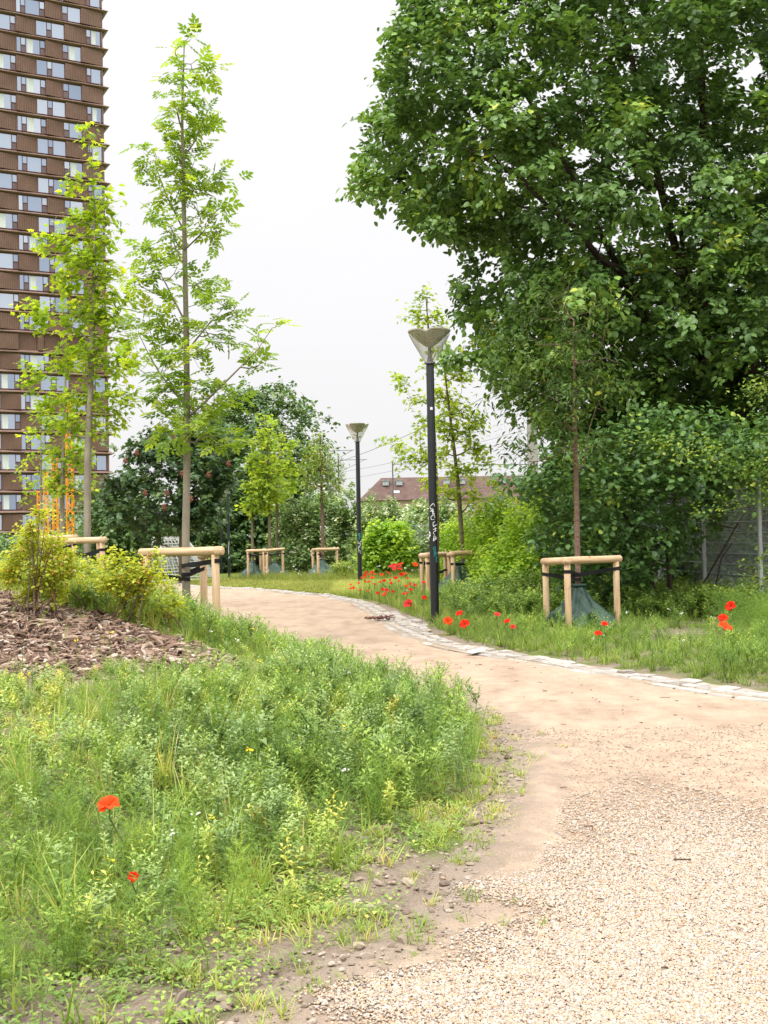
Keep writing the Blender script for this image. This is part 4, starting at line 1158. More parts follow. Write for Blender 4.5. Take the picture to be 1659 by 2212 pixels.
def bush(name, label, cat, base, blobs, n, leaf_m, bark_m, rng, per, tl, size, kind, group=None, stems=5, zmin=None, wood='stems', leaves='foliage', extra=None, **kw):
    T = thing(name, label, cat, base, group)
    pts, nor = blob_points(blobs, rng, n)
    zl = zg(np.clip(pts[:, 0], -20, 20), np.clip(pts[:, 1], 1, 74)) + .08
    ok = pts[:, 2] > zl; pts, nor = pts[ok], nor[ok]
    lb = MB(); twig_leaves(lb, pts, unit(nor + [0, 0, .25]), rng, per, tl, size, kind, **kw); lb.build(leaves, leaf_m, T)
    for k in range(stems):
        mb = MB(); c, r = blobs[k % len(blobs)]
        e = np.array(c) + rng.normal(0, .35, 3) * np.array(r); b = np.array([c[0] + rng.normal(0, .25) * r[0], c[1] + rng.normal(0, .25) * r[1], 0]); b[2] = float(zg(np.clip(b[0], -20, 20), np.clip(b[1], 1, 74))) - .1
        md = (b + e) / 2 + rng.normal(0, .1, 3) * np.array(r)
        mb.tube([b, md, e], [.05, .035, .015], 6)
        mb.build('stem', bark_m, T, True)
    return T
# ------------------------------------------------------------------ trees
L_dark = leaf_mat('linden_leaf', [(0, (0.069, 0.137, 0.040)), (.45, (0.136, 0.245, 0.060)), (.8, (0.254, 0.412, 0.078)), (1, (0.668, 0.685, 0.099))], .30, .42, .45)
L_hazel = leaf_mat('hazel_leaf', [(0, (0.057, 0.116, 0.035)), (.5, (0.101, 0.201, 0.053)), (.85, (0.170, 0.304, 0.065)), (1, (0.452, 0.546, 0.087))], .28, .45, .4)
L_cherry = leaf_mat('cherry_leaf', [(0, (0.038, 0.072, 0.016)), (.6, (0.074, 0.143, 0.030)), (1, (0.176, 0.234, 0.040))], .32, .6, .2)
L_ash = leaf_mat('ash_leaf', [(0, (0.117, 0.211, 0.029)), (.5, (0.235, 0.368, 0.040)), (.85, (0.370, 0.474, 0.044)), (1, (.40, .46, .05))], .6, .45, .4)
L_maple = leaf_mat('maple_leaf', [(0, (0.162, 0.274, 0.029)), (.5, (0.310, 0.452, 0.035)), (1, (0.544, 0.601, 0.049))], .6, .5, .35)
L_oak = leaf_mat('oak_leaf', [(0, (0.150, 0.256, 0.037)), (.5, (0.298, 0.426, 0.049)), (1, (0.512, 0.597, 0.072))], .6, .5, .35)
L_chest = leaf_mat('chestnut_leaf', [(0, (0.034, 0.075, 0.026)), (.6, (0.067, 0.131, 0.041)), (1, (0.132, 0.214, 0.058))], .25, .5, .4)
L_back = leaf_mat('back_leaf', [(0, (0.062, 0.128, 0.036)), (.6, (0.129, 0.220, 0.067)), (1, (0.255, 0.348, 0.100))], .3, .5, .35)
L_hedge = leaf_mat('privet_leaf', [(0, (0.103, 0.192, 0.043)), (.6, (0.205, 0.316, 0.099)), (.93, (0.328, 0.402, 0.156)), (1, (0.800, 0.800, 0.647))], .3, .5, .35)
L_vine = leaf_mat('vine_leaf', [(0, (0.118, 0.238, 0.025)), (.5, (0.257, 0.436, 0.046)), (1, (0.514, 0.653, 0.074))], .55, .45, .4)
L_hip = leaf_mat('rose_leaf', [(0, (0.206, 0.275, 0.028)), (.5, (0.411, 0.463, 0.037)), (.9, (0.618, 0.601, 0.074)), (1, (.62, .58, .08))], .45, .5, .35)
L_elm = leaf_mat('elm_leaf', [(0, (0.067, 0.130, 0.023)), (.5, (0.135, 0.240, 0.036)), (1, (0.359, 0.425, 0.050))], .35, .45, .4)
tr = np.random.default_rng(21)
def pxline(pts): return np.array([at(u, v, Y) for u, v, Y in pts])
def ground_at(u, Y):
    p = at(u, 1200, Y); p[2] = float(zg(np.clip(p[0], -20, 20), min(p[1], 74))); return p
# big linden
b0 = ground_at(1500, 25.6)
limbs = [
    ([tuple(b0)] + [tuple(p) for p in pxline([(1482, 1150, 25.6), (1440, 900, 25.4), (1395, 700, 25.2), (1352, 594, 25.0), (1290, 554, 24.6), (1245, 493, 24.3), (1178, 442, 24.0), (1120, 380, 23.7), (1020, 330, 23.4)])], .17, .025),
    ([tuple(b0 + [.2, .1, 0])] + [tuple(p) for p in pxline([(1492, 1150, 25.9), (1450, 900, 25.9), (1390, 690, 25.8), (1340, 588, 25.6), (1312, 532, 25.4), (1279, 465, 25.2), (1223, 358, 25), (1150, 230, 25), (1080, 120, 25)])], .14, .02),
    ([tuple(b0 + [.45, .2, 0])] + [tuple(p) for p in pxline([(1530, 1100, 25.4), (1528, 850, 25.2), (1525, 616, 25), (1525, 414, 25), (1514, 112, 25), (1500, -150, 25.2), (1480, -380, 25.4)])], .16, .025),
    ([tuple(b0 + [.2, .5, 0])] + [tuple(p) for p in pxline([(1515, 1000, 26), (1505, 760, 26), (1486, 627, 25.8), (1458, 532, 25.6), (1430, 420, 25.4), (1391, 241, 25.2), (1350, 60, 25), (1300, -150, 25)])], .16, .02),
    ([tuple(b0 + [.9, 0, 0])] + [tuple(p) for p in pxline([(1590, 1000, 25), (1640, 700, 24.6), (1700, 400, 24.4), (1760, 100, 24.4), (1800, -200, 24.4)])], .15, .025),
    (pxline([(1486, 627, 25.8), (1464, 448, 25.2), (1402, 386, 24.4), (1346, 342, 23.6)]), .06, .02),
]
big = [(905,-60),(880,40),(848,70),(838,120),(852,165),(815,185),(838,215),(800,265),(838,290),(790,325),(800,345),(775,370),(757,402),(785,415),(840,425),(870,450),(895,478),(925,490),(965,505),(1010,545),(1020,575),(985,605),(1000,640),(995,680),(1030,715),(1050,780),(1100,860),(1200,930),(1350,960),(1500,990),(1660,1000),(1950,950),(2050,500),(2000,-100),(1700,-420),(1300,-420),(1000,-250)]
C_ = poly_points(big, 25, tr, 560, 3.6, .62)
q_ = len(C_); out_d = unit(C_ - np.array([b0[0], b0[1], 7.0]) + 1e-3)
rs = tr.uniform(.35, .85, (q_, 1))
ax1 = unit(out_d * [1, 1, .3] + tr.normal(0, .3, (q_, 3)) * [1, 1, .4]); ax2 = unit(np.cross(ax1, [0, 0, 1.0]) + tr.normal(0, .2, (q_, 3)))
T_ = []; ctc = []
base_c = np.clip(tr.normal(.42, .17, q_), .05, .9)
for k in range(8):
    a_ = tr.normal(0, .6, (q_, 1)); b_ = tr.normal(0, .45, (q_, 1))
    T_.append(C_ + rs * (a_ * ax1 + b_ * ax2) + tr.normal(0, .11, (q_, 3)) + np.array([0, 0, -.22]) * rs * a_ * a_); ctc.append(base_c)
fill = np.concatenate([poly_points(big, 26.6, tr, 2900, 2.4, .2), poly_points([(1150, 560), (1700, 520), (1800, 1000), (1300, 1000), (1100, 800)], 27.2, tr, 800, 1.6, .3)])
T_ = np.concatenate(T_ + [fill]); ctc = np.concatenate(ctc + [np.full(len(fill), .25)])  # inner layer tinted darker: crown shade put into the leaf colour
uv_hole = [(1615, 150, 42), (1560, 135, 20), (1140, 95, 16), (1470, 75, 18), (1640, 330, 15)]
def project(P):
    D = P - np.array([0, 0, EYE]); zc_ = D @ FWD
    return CX + FPX * (D @ RIGHT) / zc_, CY - FPX * (D @ UP) / zc_
u_, v_ = project(T_)
keep = np.ones(len(T_), bool)
for (pts_, _a, _b) in (limbs[0], limbs[1], limbs[3], limbs[5]):      # leaves thinned on the camera side so the limbs show
    lu, lv = project(np.array(pts_)); ll_ = np.stack([lu, lv], -1); dd = np.full(len(T_), 1e9)
    for i_ in range(1, len(ll_)):
        a_, b_ = ll_[i_ - 1], ll_[i_]; ab = b_ - a_; t_ = np.clip(((u_ - a_[0]) * ab[0] + (v_ - a_[1]) * ab[1]) / (ab @ ab), 0, 1)
        dd = np.minimum(dd, np.hypot(u_ - a_[0] - t_ * ab[0], v_ - a_[1] - t_ * ab[1]) + 1e3 * (b_[1] > 610) + 60 * (b_[1] < 300))
    keep &= ~((dd < 24) & (T_[:, 1] < 25.2) & (tr.random(len(T_)) < .72))
keep &= in_poly(u_, v_, big) | (edge_dist(u_, v_, big) < 10)
for (hu, hv, hr) in uv_hole: keep &= np.hypot(u_ - hu, v_ - hv) > hr * tr.uniform(.75, 1.2, len(T_))
T_ = T_[keep]; ctc = ctc[keep]
tip = clump_points([(775, 398, 8), (800, 385, 12), (830, 400, 14), (845, 110, 12), (860, 85, 12), (870, 60, 10), (835, 165, 12), (815, 262, 12), (800, 330, 12), (985, 765, 7), (1010, 768, 8), (1035, 775, 10), (1060, 770, 12), (965, 766, 5), (905, 462, 10), (885, 450, 10), (975, 495, 10), (940, 480, 12)], 23.6, tr, 3, .8)
T_ = np.concatenate([T_, tip]); ctc = np.concatenate([ctc, np.full(len(tip), .5)])
u_, v_ = project(T_)
ct = np.clip(ctc + .06 * tr.standard_normal(len(T_)), 0, .97)
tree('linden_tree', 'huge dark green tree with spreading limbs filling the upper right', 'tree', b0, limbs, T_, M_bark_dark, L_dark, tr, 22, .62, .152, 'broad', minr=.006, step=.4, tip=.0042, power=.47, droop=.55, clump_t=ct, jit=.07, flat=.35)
# added dark thicket behind the wire fence, blocks sky under the big tree
hz = lambda u, v, Y: tuple(at(u, v, Y))
def pblob(u, v, Y, ru, rv, ry=None):
    s = Y / FPX
    return (hz(u, v, Y), (ru * s, (ry if ry else ru * s * .7), rv * s))
bush('backing_thicket', 'very dark added backing thicket behind the wire fence beneath the big tree', 'thicket', ground_at(1500, 30), [pblob(1230, 1200, 30, 120, 230, 1.8), pblob(1400, 1200, 29, 140, 280, 1.8), pblob(1600, 1200, 28, 150, 300, 1.8), pblob(1790, 1200, 27, 150, 300, 1.8), pblob(1560, 1280, 24, 110, 120, .7), pblob(1700, 1280, 24, 110, 130, .7)], 4200, L_dark, M_bark_dark, tr, 16, .6, .17, 'broad', stems=6, tintmu=.25)
bush('backing_bush', 'dark broad leaved bush added as backing close behind the bare stretch of wire fence', 'bush', ground_at(1600, 25.6), [pblob(1490, 1300, 27.2, 90, 250, .8), pblob(1575, 1300, 25.9, 90, 270, .8), pblob(1680, 1300, 25.0, 120, 290, .8), pblob(1800, 1300, 24.5, 120, 290, .8)], 1900, L_hazel, M_bark_dark, tr, 14, .5, .13, 'broad', stems=5, tintmu=.2)  # bush added to give darkness behind the wires
# hazel growing over the fence
hb0 = ground_at(1420, 20.9)
hz_poly = [(1120, 1015), (1065, 1005), (1090, 1050), (1165, 1090), (1150, 1160), (1185, 1230), (1240, 1270), (1330, 1300), (1380, 1270), (1440, 1200), (1490, 1180), (1480, 1110), (1560, 1060), (1680, 1040), (1850, 1000), (1850, 880), (1600, 900), (1400, 880), (1230, 960)]
Th = np.concatenate([poly_points(hz_poly, 20.6, tr, 640, .9, .6), poly_points([(1150, 1000), (1330, 930), (1600, 930), (1700, 1050), (1480, 1180), (1380, 1280), (1220, 1250)], 22.6, tr, 330, .8, .5)])
tree('hazel_bush', 'dark broad leaved bush spilling over the wire fence', 'bush', hb0, [(pxline([(1420, 1330, 21.0), (1400, 1200, 21.0), (1330, 1080, 20.8)]), .05, .02), (pxline([(1450, 1330, 21.4), (1440, 1150, 21.4), (1480, 980, 21.2)]), .05, .02), (pxline([(1400, 1330, 21.6), (1300, 1180, 21.6), (1200, 1090, 21.4)]), .045, .015), (pxline([(1480, 1330, 22), (1600, 1120, 21.6), (1720, 960, 21)]), .02, .01)], Th, M_bark_dark, L_hazel, tr, 14, .5, .125, 'broad', minr=.0, tip=.004, wood='stems', leaves='foliage', droop=.5, tintmu=.45, tintsd=.2)
# vines behind and through the fence mesh
Tb = poly_points([(1400, 1300), (1480, 1190), (1560, 1120), (1700, 1080), (1720, 1330)], 24.4, tr, 80, .5, .3)
tree('ivy_bush', 'sparse brown and green climber tangled in the bare part of the wire fence', 'climber', ground_at(1560, 21.8), [(pxline([(1530, 1335, 21.9), (1560, 1200, 21.9), (1640, 1100, 21.9)]), .02, .01)], Tb, M_bark_dark, leaf_mat('climber_leaf', [(0, (.03, .07, .02)), (.7, (.07, .12, .03)), (.9, (.2, .2, .05)), (1, (.22, .13, .06))], .3), tr, 8, .4, .10, 'broad', tip=.003, wood='stems', leaves='foliage', droop=.6, tintsd=.25)
# elm sprays reaching in from the right
el = [(1375,950,12),(1410,955,16),(1450,968,20),(1500,975,22),(1545,990,24),(1590,1000,24),(1635,1010,30),(1690,1000,50),(1640,940,26),(1500,1098,12),(1535,1095,16),(1575,1090,18),(1615,1080,20),(1650,1078,22),(1700,1060,40),(1610,850,16),(1640,835,22),(1690,820,40),(1600,1235,14),(1630,1245,20),(1660,1265,26),(1640,1200,16),(1700,1230,40),(1575,1335,12),(1640,1330,25),(1680,1330,30)]
Te = clump_points(el, 18.4, tr, 1.5, .7)
tree('elm_sapling', 'small leaved elm reaching in from the right edge in bright sprays', 'tree', ground_at(1740, 18.4), [(pxline([(1740, 1380, 18.4), (1735, 1150, 18.4), (1720, 900, 18.4), (1700, 700, 18.6)]), .05, .02)], Te, M_bark_dark, L_elm, tr, 15, .45, .062, 'broad', tip=.003, droop=.25, tintmu=.55, spread=.5)
# red barked sapling in the near right guard (narrow leaves)
ch_poly = [(1235, 575), (1150, 640), (1080, 710), (1030, 780), (1060, 820), (1000, 885), (1080, 900), (1050, 960), (1150, 1000), (1230, 1010), (1320, 960), (1370, 850), (1340, 700), (1280, 600)]
Tc = np.concatenate([poly_points(ch_poly, 18.6, tr, 150, 1.1, .5), poly_points([(1215, 660), (1190, 800), (1195, 930), (1290, 930), (1290, 800), (1265, 660)], 18.3, tr, 60, .4, .8)])
tree('cherry_sapling', 'slender red barked sapling with narrow drooping leaves in front of the big tree', 'tree', tr_right, [([tuple(tr_right)] + [tuple(p) for p in pxline([(1247, 1160, 18.4), (1243, 960, 18.5), (1241, 800, 18.6), (1239, 690, 18.7)])], .058, .014)], Tc, M_bark_red, L_cherry, tr, 15, .5, .13, 'lance', tip=.004, droop=.6, tintmu=.5)
# tall tree left of the path
ash = [(415,85,14),(385,110,16),(432,145,22),(462,150,13),(365,175,17),(398,150,9),(400,225,28),(425,250,27),(378,265,24),(440,280,15),(380,310,28),(420,320,25),(300,325,16),(330,340,20),(318,365,12),(455,365,18),(485,385,11),(400,360,32),(360,395,24),(430,410,27),(340,440,18),(470,440,16),(400,440,26),(472,500,25),(432,480,22),(350,490,22),(378,520,26),(320,545,22),(300,600,22),(342,575,24),(370,590,20),(432,625,25),(470,640,26),(500,670,20),(360,655,26),(330,690,26),(300,722,21),(385,705,26),(440,700,28),(480,722,23),(425,765,28),(360,765,28),(310,785,20),(345,825,25),(398,835,30),(450,822,25),(540,752,20),(570,730,17),(592,703,10),(580,770,14),(555,795,9),(520,862,12),(470,872,27),(420,885,30),(370,890,26),(330,862,20),(425,932,28),(470,950,22),(500,965,16),(380,940,20),(345,920,12)]
Ta = clump_points(ash, 15.9, tr, .85, 1.3)
tree('ash_tree', 'tall slim tree with airy yellow green crown standing alone against the sky', 'tree', tr_left, [([tuple(tr_left - [0, 0, .1])] + [tuple(p) for p in pxline([(401, 1160, 15.9), (404, 1000, 15.9), (404, 850, 15.92), (402, 700, 15.95), (399, 540, 15.95), (396, 380, 15.9), (393, 250, 15.9), (398, 90, 15.9)])], .074, .01)] + [(pxline(q_), r_, .006) for q_, r_ in (([(403, 905, 15.9), (450, 862, 15.8), (510, 802, 15.7), (555, 758, 15.6), (588, 708, 15.6)], .02), ([(404, 880, 15.9), (350, 815, 16.1), (318, 760, 16.2), (300, 722, 16.2)], .017), ([(402, 700, 15.95), (362, 620, 15.8), (330, 560, 15.7)], .014), ([(403, 760, 15.9), (450, 700, 16.1), (488, 660, 16.2)], .014), ([(398, 500, 15.95), (358, 420, 16.1), (332, 345, 16.2)], .012), ([(399, 540, 15.9), (440, 500, 15.8), (470, 450, 15.7)], .012))], Ta, M_bark_grey, L_ash, tr, 4, .30, .225, 'pinnate', step=.3, tip=.005, power=.42, upw=1.5, droop=.35, tintmu=.5, spread=.7, jit=.03, up=.25)
# tree behind it before the tower
mp = [(185,282,13),(192,312,10),(205,350,8),(160,385,16),(196,385,12),(225,425,17),(150,402,11),(205,455,26),(240,472,13),(170,482,26),(216,522,30),(100,522,18),(130,532,22),(180,562,32),(230,582,27),(150,602,31),(220,642,32),(262,640,16),(60,662,14),(100,682,25),(160,682,33),(222,702,33),(266,692,21),(272,742,21),(80,792,22),(130,772,28),(190,772,36),(250,782,30),(290,772,15),(70,832,15),(120,852,26),(180,862,30),(240,862,28),(282,852,19),(92,892,16),(150,922,24),(212,930,22),(250,905,18)]
Tm = clump_points(mp, 24.6, tr, 2.2, 1.0)
tree('maple_tree', 'yellow green young tree with dense crown in front of the brown tower', 'tree', tr_l2, [([tuple(tr_l2 - [0, 0, .1])] + [tuple(p) for p in pxline([(189, 1000, 24.4), (196, 820, 24.5), (202, 640, 24.6), (205, 460, 24.6), (190, 285, 24.6)])], .1, .015)], Tm, M_bark_grey, L_maple, tr, 9, .42, .15, 'maple', step=.4, tip=.006, power=.42, upw=1.3, droop=.35, tintmu=.5, spread=.7)
m3 = [(118,975,20),(150,998,20),(162,1058,16),(112,1055,18),(172,962,18),(70,940,11),(192,1050,13),(100,905,20),(140,905,22),(130,1030,18),(180,1000,14)]
Tm = clump_points(m3, 30.2, tr, 3.4, 1.0)
tree('maple_tree', 'thin paler young tree overlapping its neighbour before the tower', 'tree', tr_l3, [([tuple(tr_l3 - [0, 0, .1])] + [tuple(p) for p in pxline([(135, 1020, 30.1), (139, 900, 30.2), (142, 800, 30.2)])], .1, .03)], Tm, M_bark_grey, L_maple, tr, 9, .42, .15, 'maple', step=.4, power=.42, upw=1.3, tintmu=.4, spread=.7)
q4 = ground_at(88, 37)
Tm = clump_points([(85,1000,18),(62,985,14),(45,1000,9),(50,1030,10),(100,1030,14),(75,1050,14),(95,965,14),(60,1075,8),(110,1085,12),(130,1110,12)], 37, tr, 1.6, 1.0)
tree('maple_tree', 'small sapling with sparse leaves at the left before the tower, among the orange masts', 'tree', q4, [([tuple(q4)] + [tuple(p) for p in pxline([(89, 1060, 37), (88, 940, 37)])], .07, .02)], Tm, M_bark_grey, L_maple, tr, 9, .42, .15, 'maple', tintmu=.3, spread=.7)
# lawn saplings
oak_specs = [(t_f1, 546, [(552,1060,22),(540,1090,18),(560,1030,18),(535,1050,12),(565,1095,14)], 'slim yellow green sapling on the lawn, left of its two taller neighbours'),
             (t_f2, 583, [(572,900,10),(570,930,15),(560,960,16),(585,960,18),(555,1000,22),(590,1000,24),(570,1040,26),(600,1050,22),(585,1080,20),(545,985,10)], 'tallest yellow green sapling on the lawn, middle of three'),
             (t_f3, 599, [(592,915,9),(600,945,12),(618,965,14),(632,955,8),(610,1000,20),(630,1010,12),(620,1045,20),(605,1080,16),(636,1040,8)], 'yellow green sapling on the lawn, right one of three')]
for (p, u, cl, lab) in oak_specs:
    topv = min(c[1] - c[2] for c in cl)
    Tm = clump_points(cl, p[1], tr, 5.5, 1.0)
    tree('oak_sapling', lab, 'tree', p, [([tuple(p - [0, 0, .1])] + [tuple(q) for q in pxline([(u - 1, 1130, p[1]), (u - 3, 1030, p[1]), (np.mean([c[0] for c in cl]), topv + 8, p[1])])], .1, .03)], Tm, M_bark_olive, L_oak, tr, 8, .5, .2, 'maple', group='yellow green saplings on the far lawn', tintmu=.6, spread=.7)
Tm = poly_points([(690,925),(715,970),(745,1000),(735,1060),(700,1085),(655,1050),(645,1000),(665,950)], t_m[1], tr, 210, 1.1, .5)
tree('cherry_sapling', 'sapling with reddish trunk and green narrow leaves left of the middle lamp post', 'tree', t_m, [([tuple(t_m - [0, 0, .1])] + [tuple(q) for q in pxline([(697, 1140, t_m[1]), (694, 1040, t_m[1]), (692, 940, t_m[1])])], .1, .03)], Tm, M_bark_red, L_elm, tr, 8, .5, .2, 'lance', tintmu=.7, droop=.5)
cA = [(920,640,13),(900,667,13),(940,682,17),(915,702,17),(955,700,10),(886,682,8),(870,822,13),(855,812,8),(900,862,16),(930,800,12),(915,912,15),(860,962,14),(836,950,9),(880,982,16),(912,990,18),(862,1000,8),(925,760,12),(905,930,12)]
Tm = clump_points(cA, 29.6, tr, 3.8, 1.2)
tree('maple_tree', 'light green young tree rising behind the nearest lamp head', 'tree', tA, [([tuple(tA - [0, 0, .1])] + [tuple(q) for q in pxline([(944, 1150, 29.6), (941, 1000, 29.6), (932, 800, 29.6), (920, 640, 29.6)])], .085, .015)], Tm, M_bark_olive, L_oak, tr, 9, .42, .13, 'maple', tip=.006, power=.4, upw=1.2, tintmu=.65, spread=.7)
cB = [(975,802,21),(1000,812,13),(960,852,22),(986,882,23),(1030,912,19),(1002,932,21),(962,932,19),(1022,962,19),(950,982,17),(1042,990,15),(982,1012,19),(1020,1022,15),(930,1042,15),(970,1062,17),(1020,1072,17),(1062,1040,12),(945,902,15),(960,760,14)]
Tm = clump_points(cB, 28.7, tr, 4.6, 1.2)
tree('maple_tree', 'light green young tree with leaning brown trunk right of the nearest lamp post', 'tree', tB, [([tuple(tB - [0, 0, .1])] + [tuple(q) for q in pxline([(999, 1180, 28.7), (990, 1050, 28.7), (980, 960, 28.7), (966, 850, 28.7), (955, 740, 28.7)])], .075, .012)], Tm, M_bark_olive, L_oak, tr, 9, .42, .13, 'maple', tip=.006, power=.4, upw=1.2, tintmu=.7, spread=.7)
# chestnut
pc = ground_at(393, 47)
Tm = poly_points([(245,1015),(270,985),(300,960),(335,925),(365,935),(400,905),(440,930),(470,925),(505,965),(490,1000),(474,1030),(478,1075),(455,1110),(440,1150),(395,1125),(370,1150),(330,1170),(300,1140),(270,1155),(240,1110),(222,1075)], 47, tr, 110, 2.4, .65); rr_ = tr.uniform(.25, .65, (len(Tm), 1)); Tm = np.concatenate([Tm + rr_ * tr.normal(0, 1, (len(Tm), 3)) * [.9, .8, .4] for _k in range(6)])
chest = tree('chestnut_tree', 'dark green round tree with reddish fruit clusters behind the tall grey trunk', 'tree', pc, [([tuple(pc)] + [tuple(q) for q in pxline([(394, 1150, 47), (392, 1060, 47), (385, 960, 47)])], .16, .06)], Tm, M_bark_olive, L_chest, tr, 12, .6, .25, 'maple', droop=.6, tip=.008)
M_fruit = tint_mat('red_fruit', [(0, (.17, .05, .035)), (1, (.26, .10, .06))])
fc = MB()
for k in range(26):
    d = tr.normal(0, 1, 3); d /= np.linalg.norm(d); fc.add(ICO * .03 + d * np.array([.10, .10, .14]) * tr.random() ** .5, t=ICOT, a=tr.random())
fr0 = None
for (zx, zy) in [(1035,960),(895,985),(1100,975),(870,1300),(1000,1300),(1090,1185),(1250,1190),(1145,1335),(985,1385),(1370,1125),(750,1105),(820,1060)]:
    p = at(zx * .36, (900 + zy * .5425) * .6636, 44.6)
    if fr0 is None:
        fr0 = fc.build('fruit_cluster', M_fruit, chest, True, local=True); fr0.location = tuple(p - pc)
    else:
        c = fr0.copy(); col.objects.link(c); c.parent = chest; c.location = tuple(p - pc)
# background masses
def btree(name, label, base_u, Y, poly, n, lm, size, thick, per=14, tm=.5, group=None):
    p = ground_at(base_u, Y); cu, cv = np.mean(poly, 0)
    tg = poly_points(poly, Y, tr, n // 6, thick, .7); rr_ = tr.uniform(.35, 1.1, (len(tg), 1)) * Y / 75
    tg = np.concatenate([tg + rr_ * tr.normal(0, 1, (len(tg), 3)) * [.9, .7, .5] for _k in range(6)])
    return tree(name, label, 'tree', p, [([tuple(p)] + [tuple(q) for q in pxline([(base_u, 1100, Y), (cu, cv, Y)])], .3, .1)], tg, M_bark_dark, lm, tr, per, size * 3.6, size, 'broad', group, minr=.02, step=.9, tip=.012, droop=.4, tintmu=tm, jit=size * .6)
btree('plane_tree', 'big round dark tree far behind the saplings, highest of the far crowns', 560, 84, [(450,900),(475,862),(520,838),(560,832),(600,838),(650,872),(686,920),(700,980),(690,1060),(650,1130),(470,1140),(430,1000)], 1500, L_back, .30, 4.5)
btree('plane_tree', 'dark bushy tree between the tower foot and the chestnut', 262, 66, [(205,1110),(225,1060),(262,1040),(300,1050),(330,1110),(330,1180),(270,1215),(205,1200)], 500, L_back, .24, 2.2, tm=.35)
btree('plane_tree', 'grey green feathery tree just right of the tower foot', 215, 80, [(178,1130),(200,1090),(240,1090),(262,1140),(250,1200),(180,1200)], 260, L_hedge, .24, 2.0, tm=.3)
bush('dark_hedge', 'shadowy dark hedge behind the far lamp posts at the bend', 'hedge', ground_at(470, 78), [pblob(330, 1215, 78, 110, 80, 2.2), pblob(440, 1215, 78, 90, 120, 2.2), pblob(540, 1200, 80, 80, 150, 2.4), pblob(620, 1200, 80, 70, 150, 2.4), pblob(250, 1215, 76, 70, 70, 2)], 2300, L_back, M_bark_dark, tr, 15, .9, .30, 'broad', stems=7, tintmu=.3)
bush('grass_bank', 'rough green bank of low growth below the tower at the left', 'undergrowth', ground_at(120, 70), [pblob(40, 1200, 66, 110, 40, 3), pblob(170, 1190, 70, 80, 40, 3), pblob(-90, 1190, 66, 110, 50, 3)], 700, L_hedge, M_bark_dark, tr, 14, .7, .24, 'broad', stems=3, tintmu=.35)
bush('privet_hedge', 'pale flowering hedge behind the lawn sapling with red trunk', 'hedge', ground_at(680, 57), [pblob(640, 1200, 58, 60, 122, 1.6), pblob(700, 1200, 57, 64, 136, 1.7), pblob(765, 1200, 57, 64, 128, 1.7)], 2300, L_hedge, M_bark_dark, tr, 13, .5, .15, 'broad', stems=8, tintmu=.55, tintsd=.25)
bush('privet_hedge', 'pale flowering hedge in front of the brown roofed house', 'hedge', ground_at(850, 52), [pblob(835, 1200, 54, 74, 116, 1.6), pblob(905, 1205, 50, 64, 112, 1.6), pblob(965, 1205, 46, 64, 118, 1.5)], 2200, L_hedge, M_bark_dark, tr, 13, .5, .14, 'broad', stems=8, tintmu=.6, tintsd=.25)
bush('vine_mound', 'bright green mound of creeper left of the poppies', 'bush', ground_at(830, 47), [pblob(830, 1205, 45, 46, 74, .9), pblob(866, 1190, 45, 28, 56, .7), pblob(804, 1215, 45, 26, 50, .7)], 1000, L_vine, M_bark_dark, tr, 12, .4, .14, 'broad', stems=5, tintmu=.6, droop=.5)
bush('privet_hedge', 'tall bright yellow green hedge between the two right guards', 'hedge', ground_at(1090, 27.5), [pblob(1085, 1225, 28.5, 84, 150, 1.3), pblob(1000, 1235, 31, 60, 110, 1.3), pblob(1150, 1240, 26.5, 70, 150, 1.2), pblob(1110, 1265, 25.5, 80, 80, .9)], 3000, L_vine, M_bark_olive, tr, 13, .4, .085, 'broad', stems=9, tintmu=.66, tintsd=.22, droop=.4)
bush('low_shrub', 'low dark shrub with small leaves under the right guard rail', 'bush', ground_at(1130, 22.5), [pblob(1080, 1290, 22.5, 60, 36, .5), pblob(1150, 1285, 22, 50, 40, .5)], 420, L_elm, M_bark_dark, tr, 12, .3, .06, 'broad', stems=5, tintmu=.5)
bush('low_shrub', 'small bright shrub on the lawn at the foot of the middle lamp', 'bush', ground_at(742, 45.5), [pblob(742, 1236, 45.5, 26, 18, .5)], 190, L_elm, M_bark_dark, tr, 12, .3, .11, 'lance', stems=3, tintmu=.8)
# hip shrubs on the bark mulch
M_hipf = tint_mat('rose_hip', [(0, (.30, .07, .02)), (1, (.5, .2, .05))], rough=.4)
def hip_shrub(label, base_uv, clumps, Y, nst, hips, dens=8.5, nm='rose_bush'):
    p = ground_hit(*base_uv); Y0 = p[1]
    tg = clump_points(clumps, Y0 + .1, tr, dens, 1.1)
    st = []
    for k in range(nst):
        c = clumps[tr.integers(len(clumps))]; b = p + np.array([tr.normal(0, .13), tr.normal(0, .12), 0]); b[2] = float(zg(b[0], b[1])) - .03
        e = at(c[0], c[1], Y0 + tr.normal(0, .25)); st.append(([tuple(b), tuple(b * .45 + e * .55 + np.array([0, 0, .06])), tuple(e)], .011, .004))
    T = tree(nm, label, 'shrub', p, st, tg, M_bark_red, L_hip, tr, 8, .2, .044, 'broad', 'shrubs on the bark mulch', step=.15, tip=.0022, power=.3, wood='stems', leaves='foliage', tintmu=.5, tintsd=.18, jit=.025, up=.4)
    h0 = None; hs = tg[tr.integers(len(tg), size=hips)]
    mbh = MB(); mbh.add(ICO * .0115 * np.array([1, 1, 1.25]), t=ICOT, a=.5); mbh.tube([(0, 0, .018), (0, 0, .034)], [.006, .009], 5)
    for h in hs:
        if h0 is None: h0 = mbh.build('rose_hip', M_hipf, T, True, local=True); o = h0
        else: o = h0.copy(); col.objects.link(o); o.parent = T
        o.location = tuple(h - np.array(T.location) + tr.normal(0, .04, 3) + [0, -.06, 0])
    return T
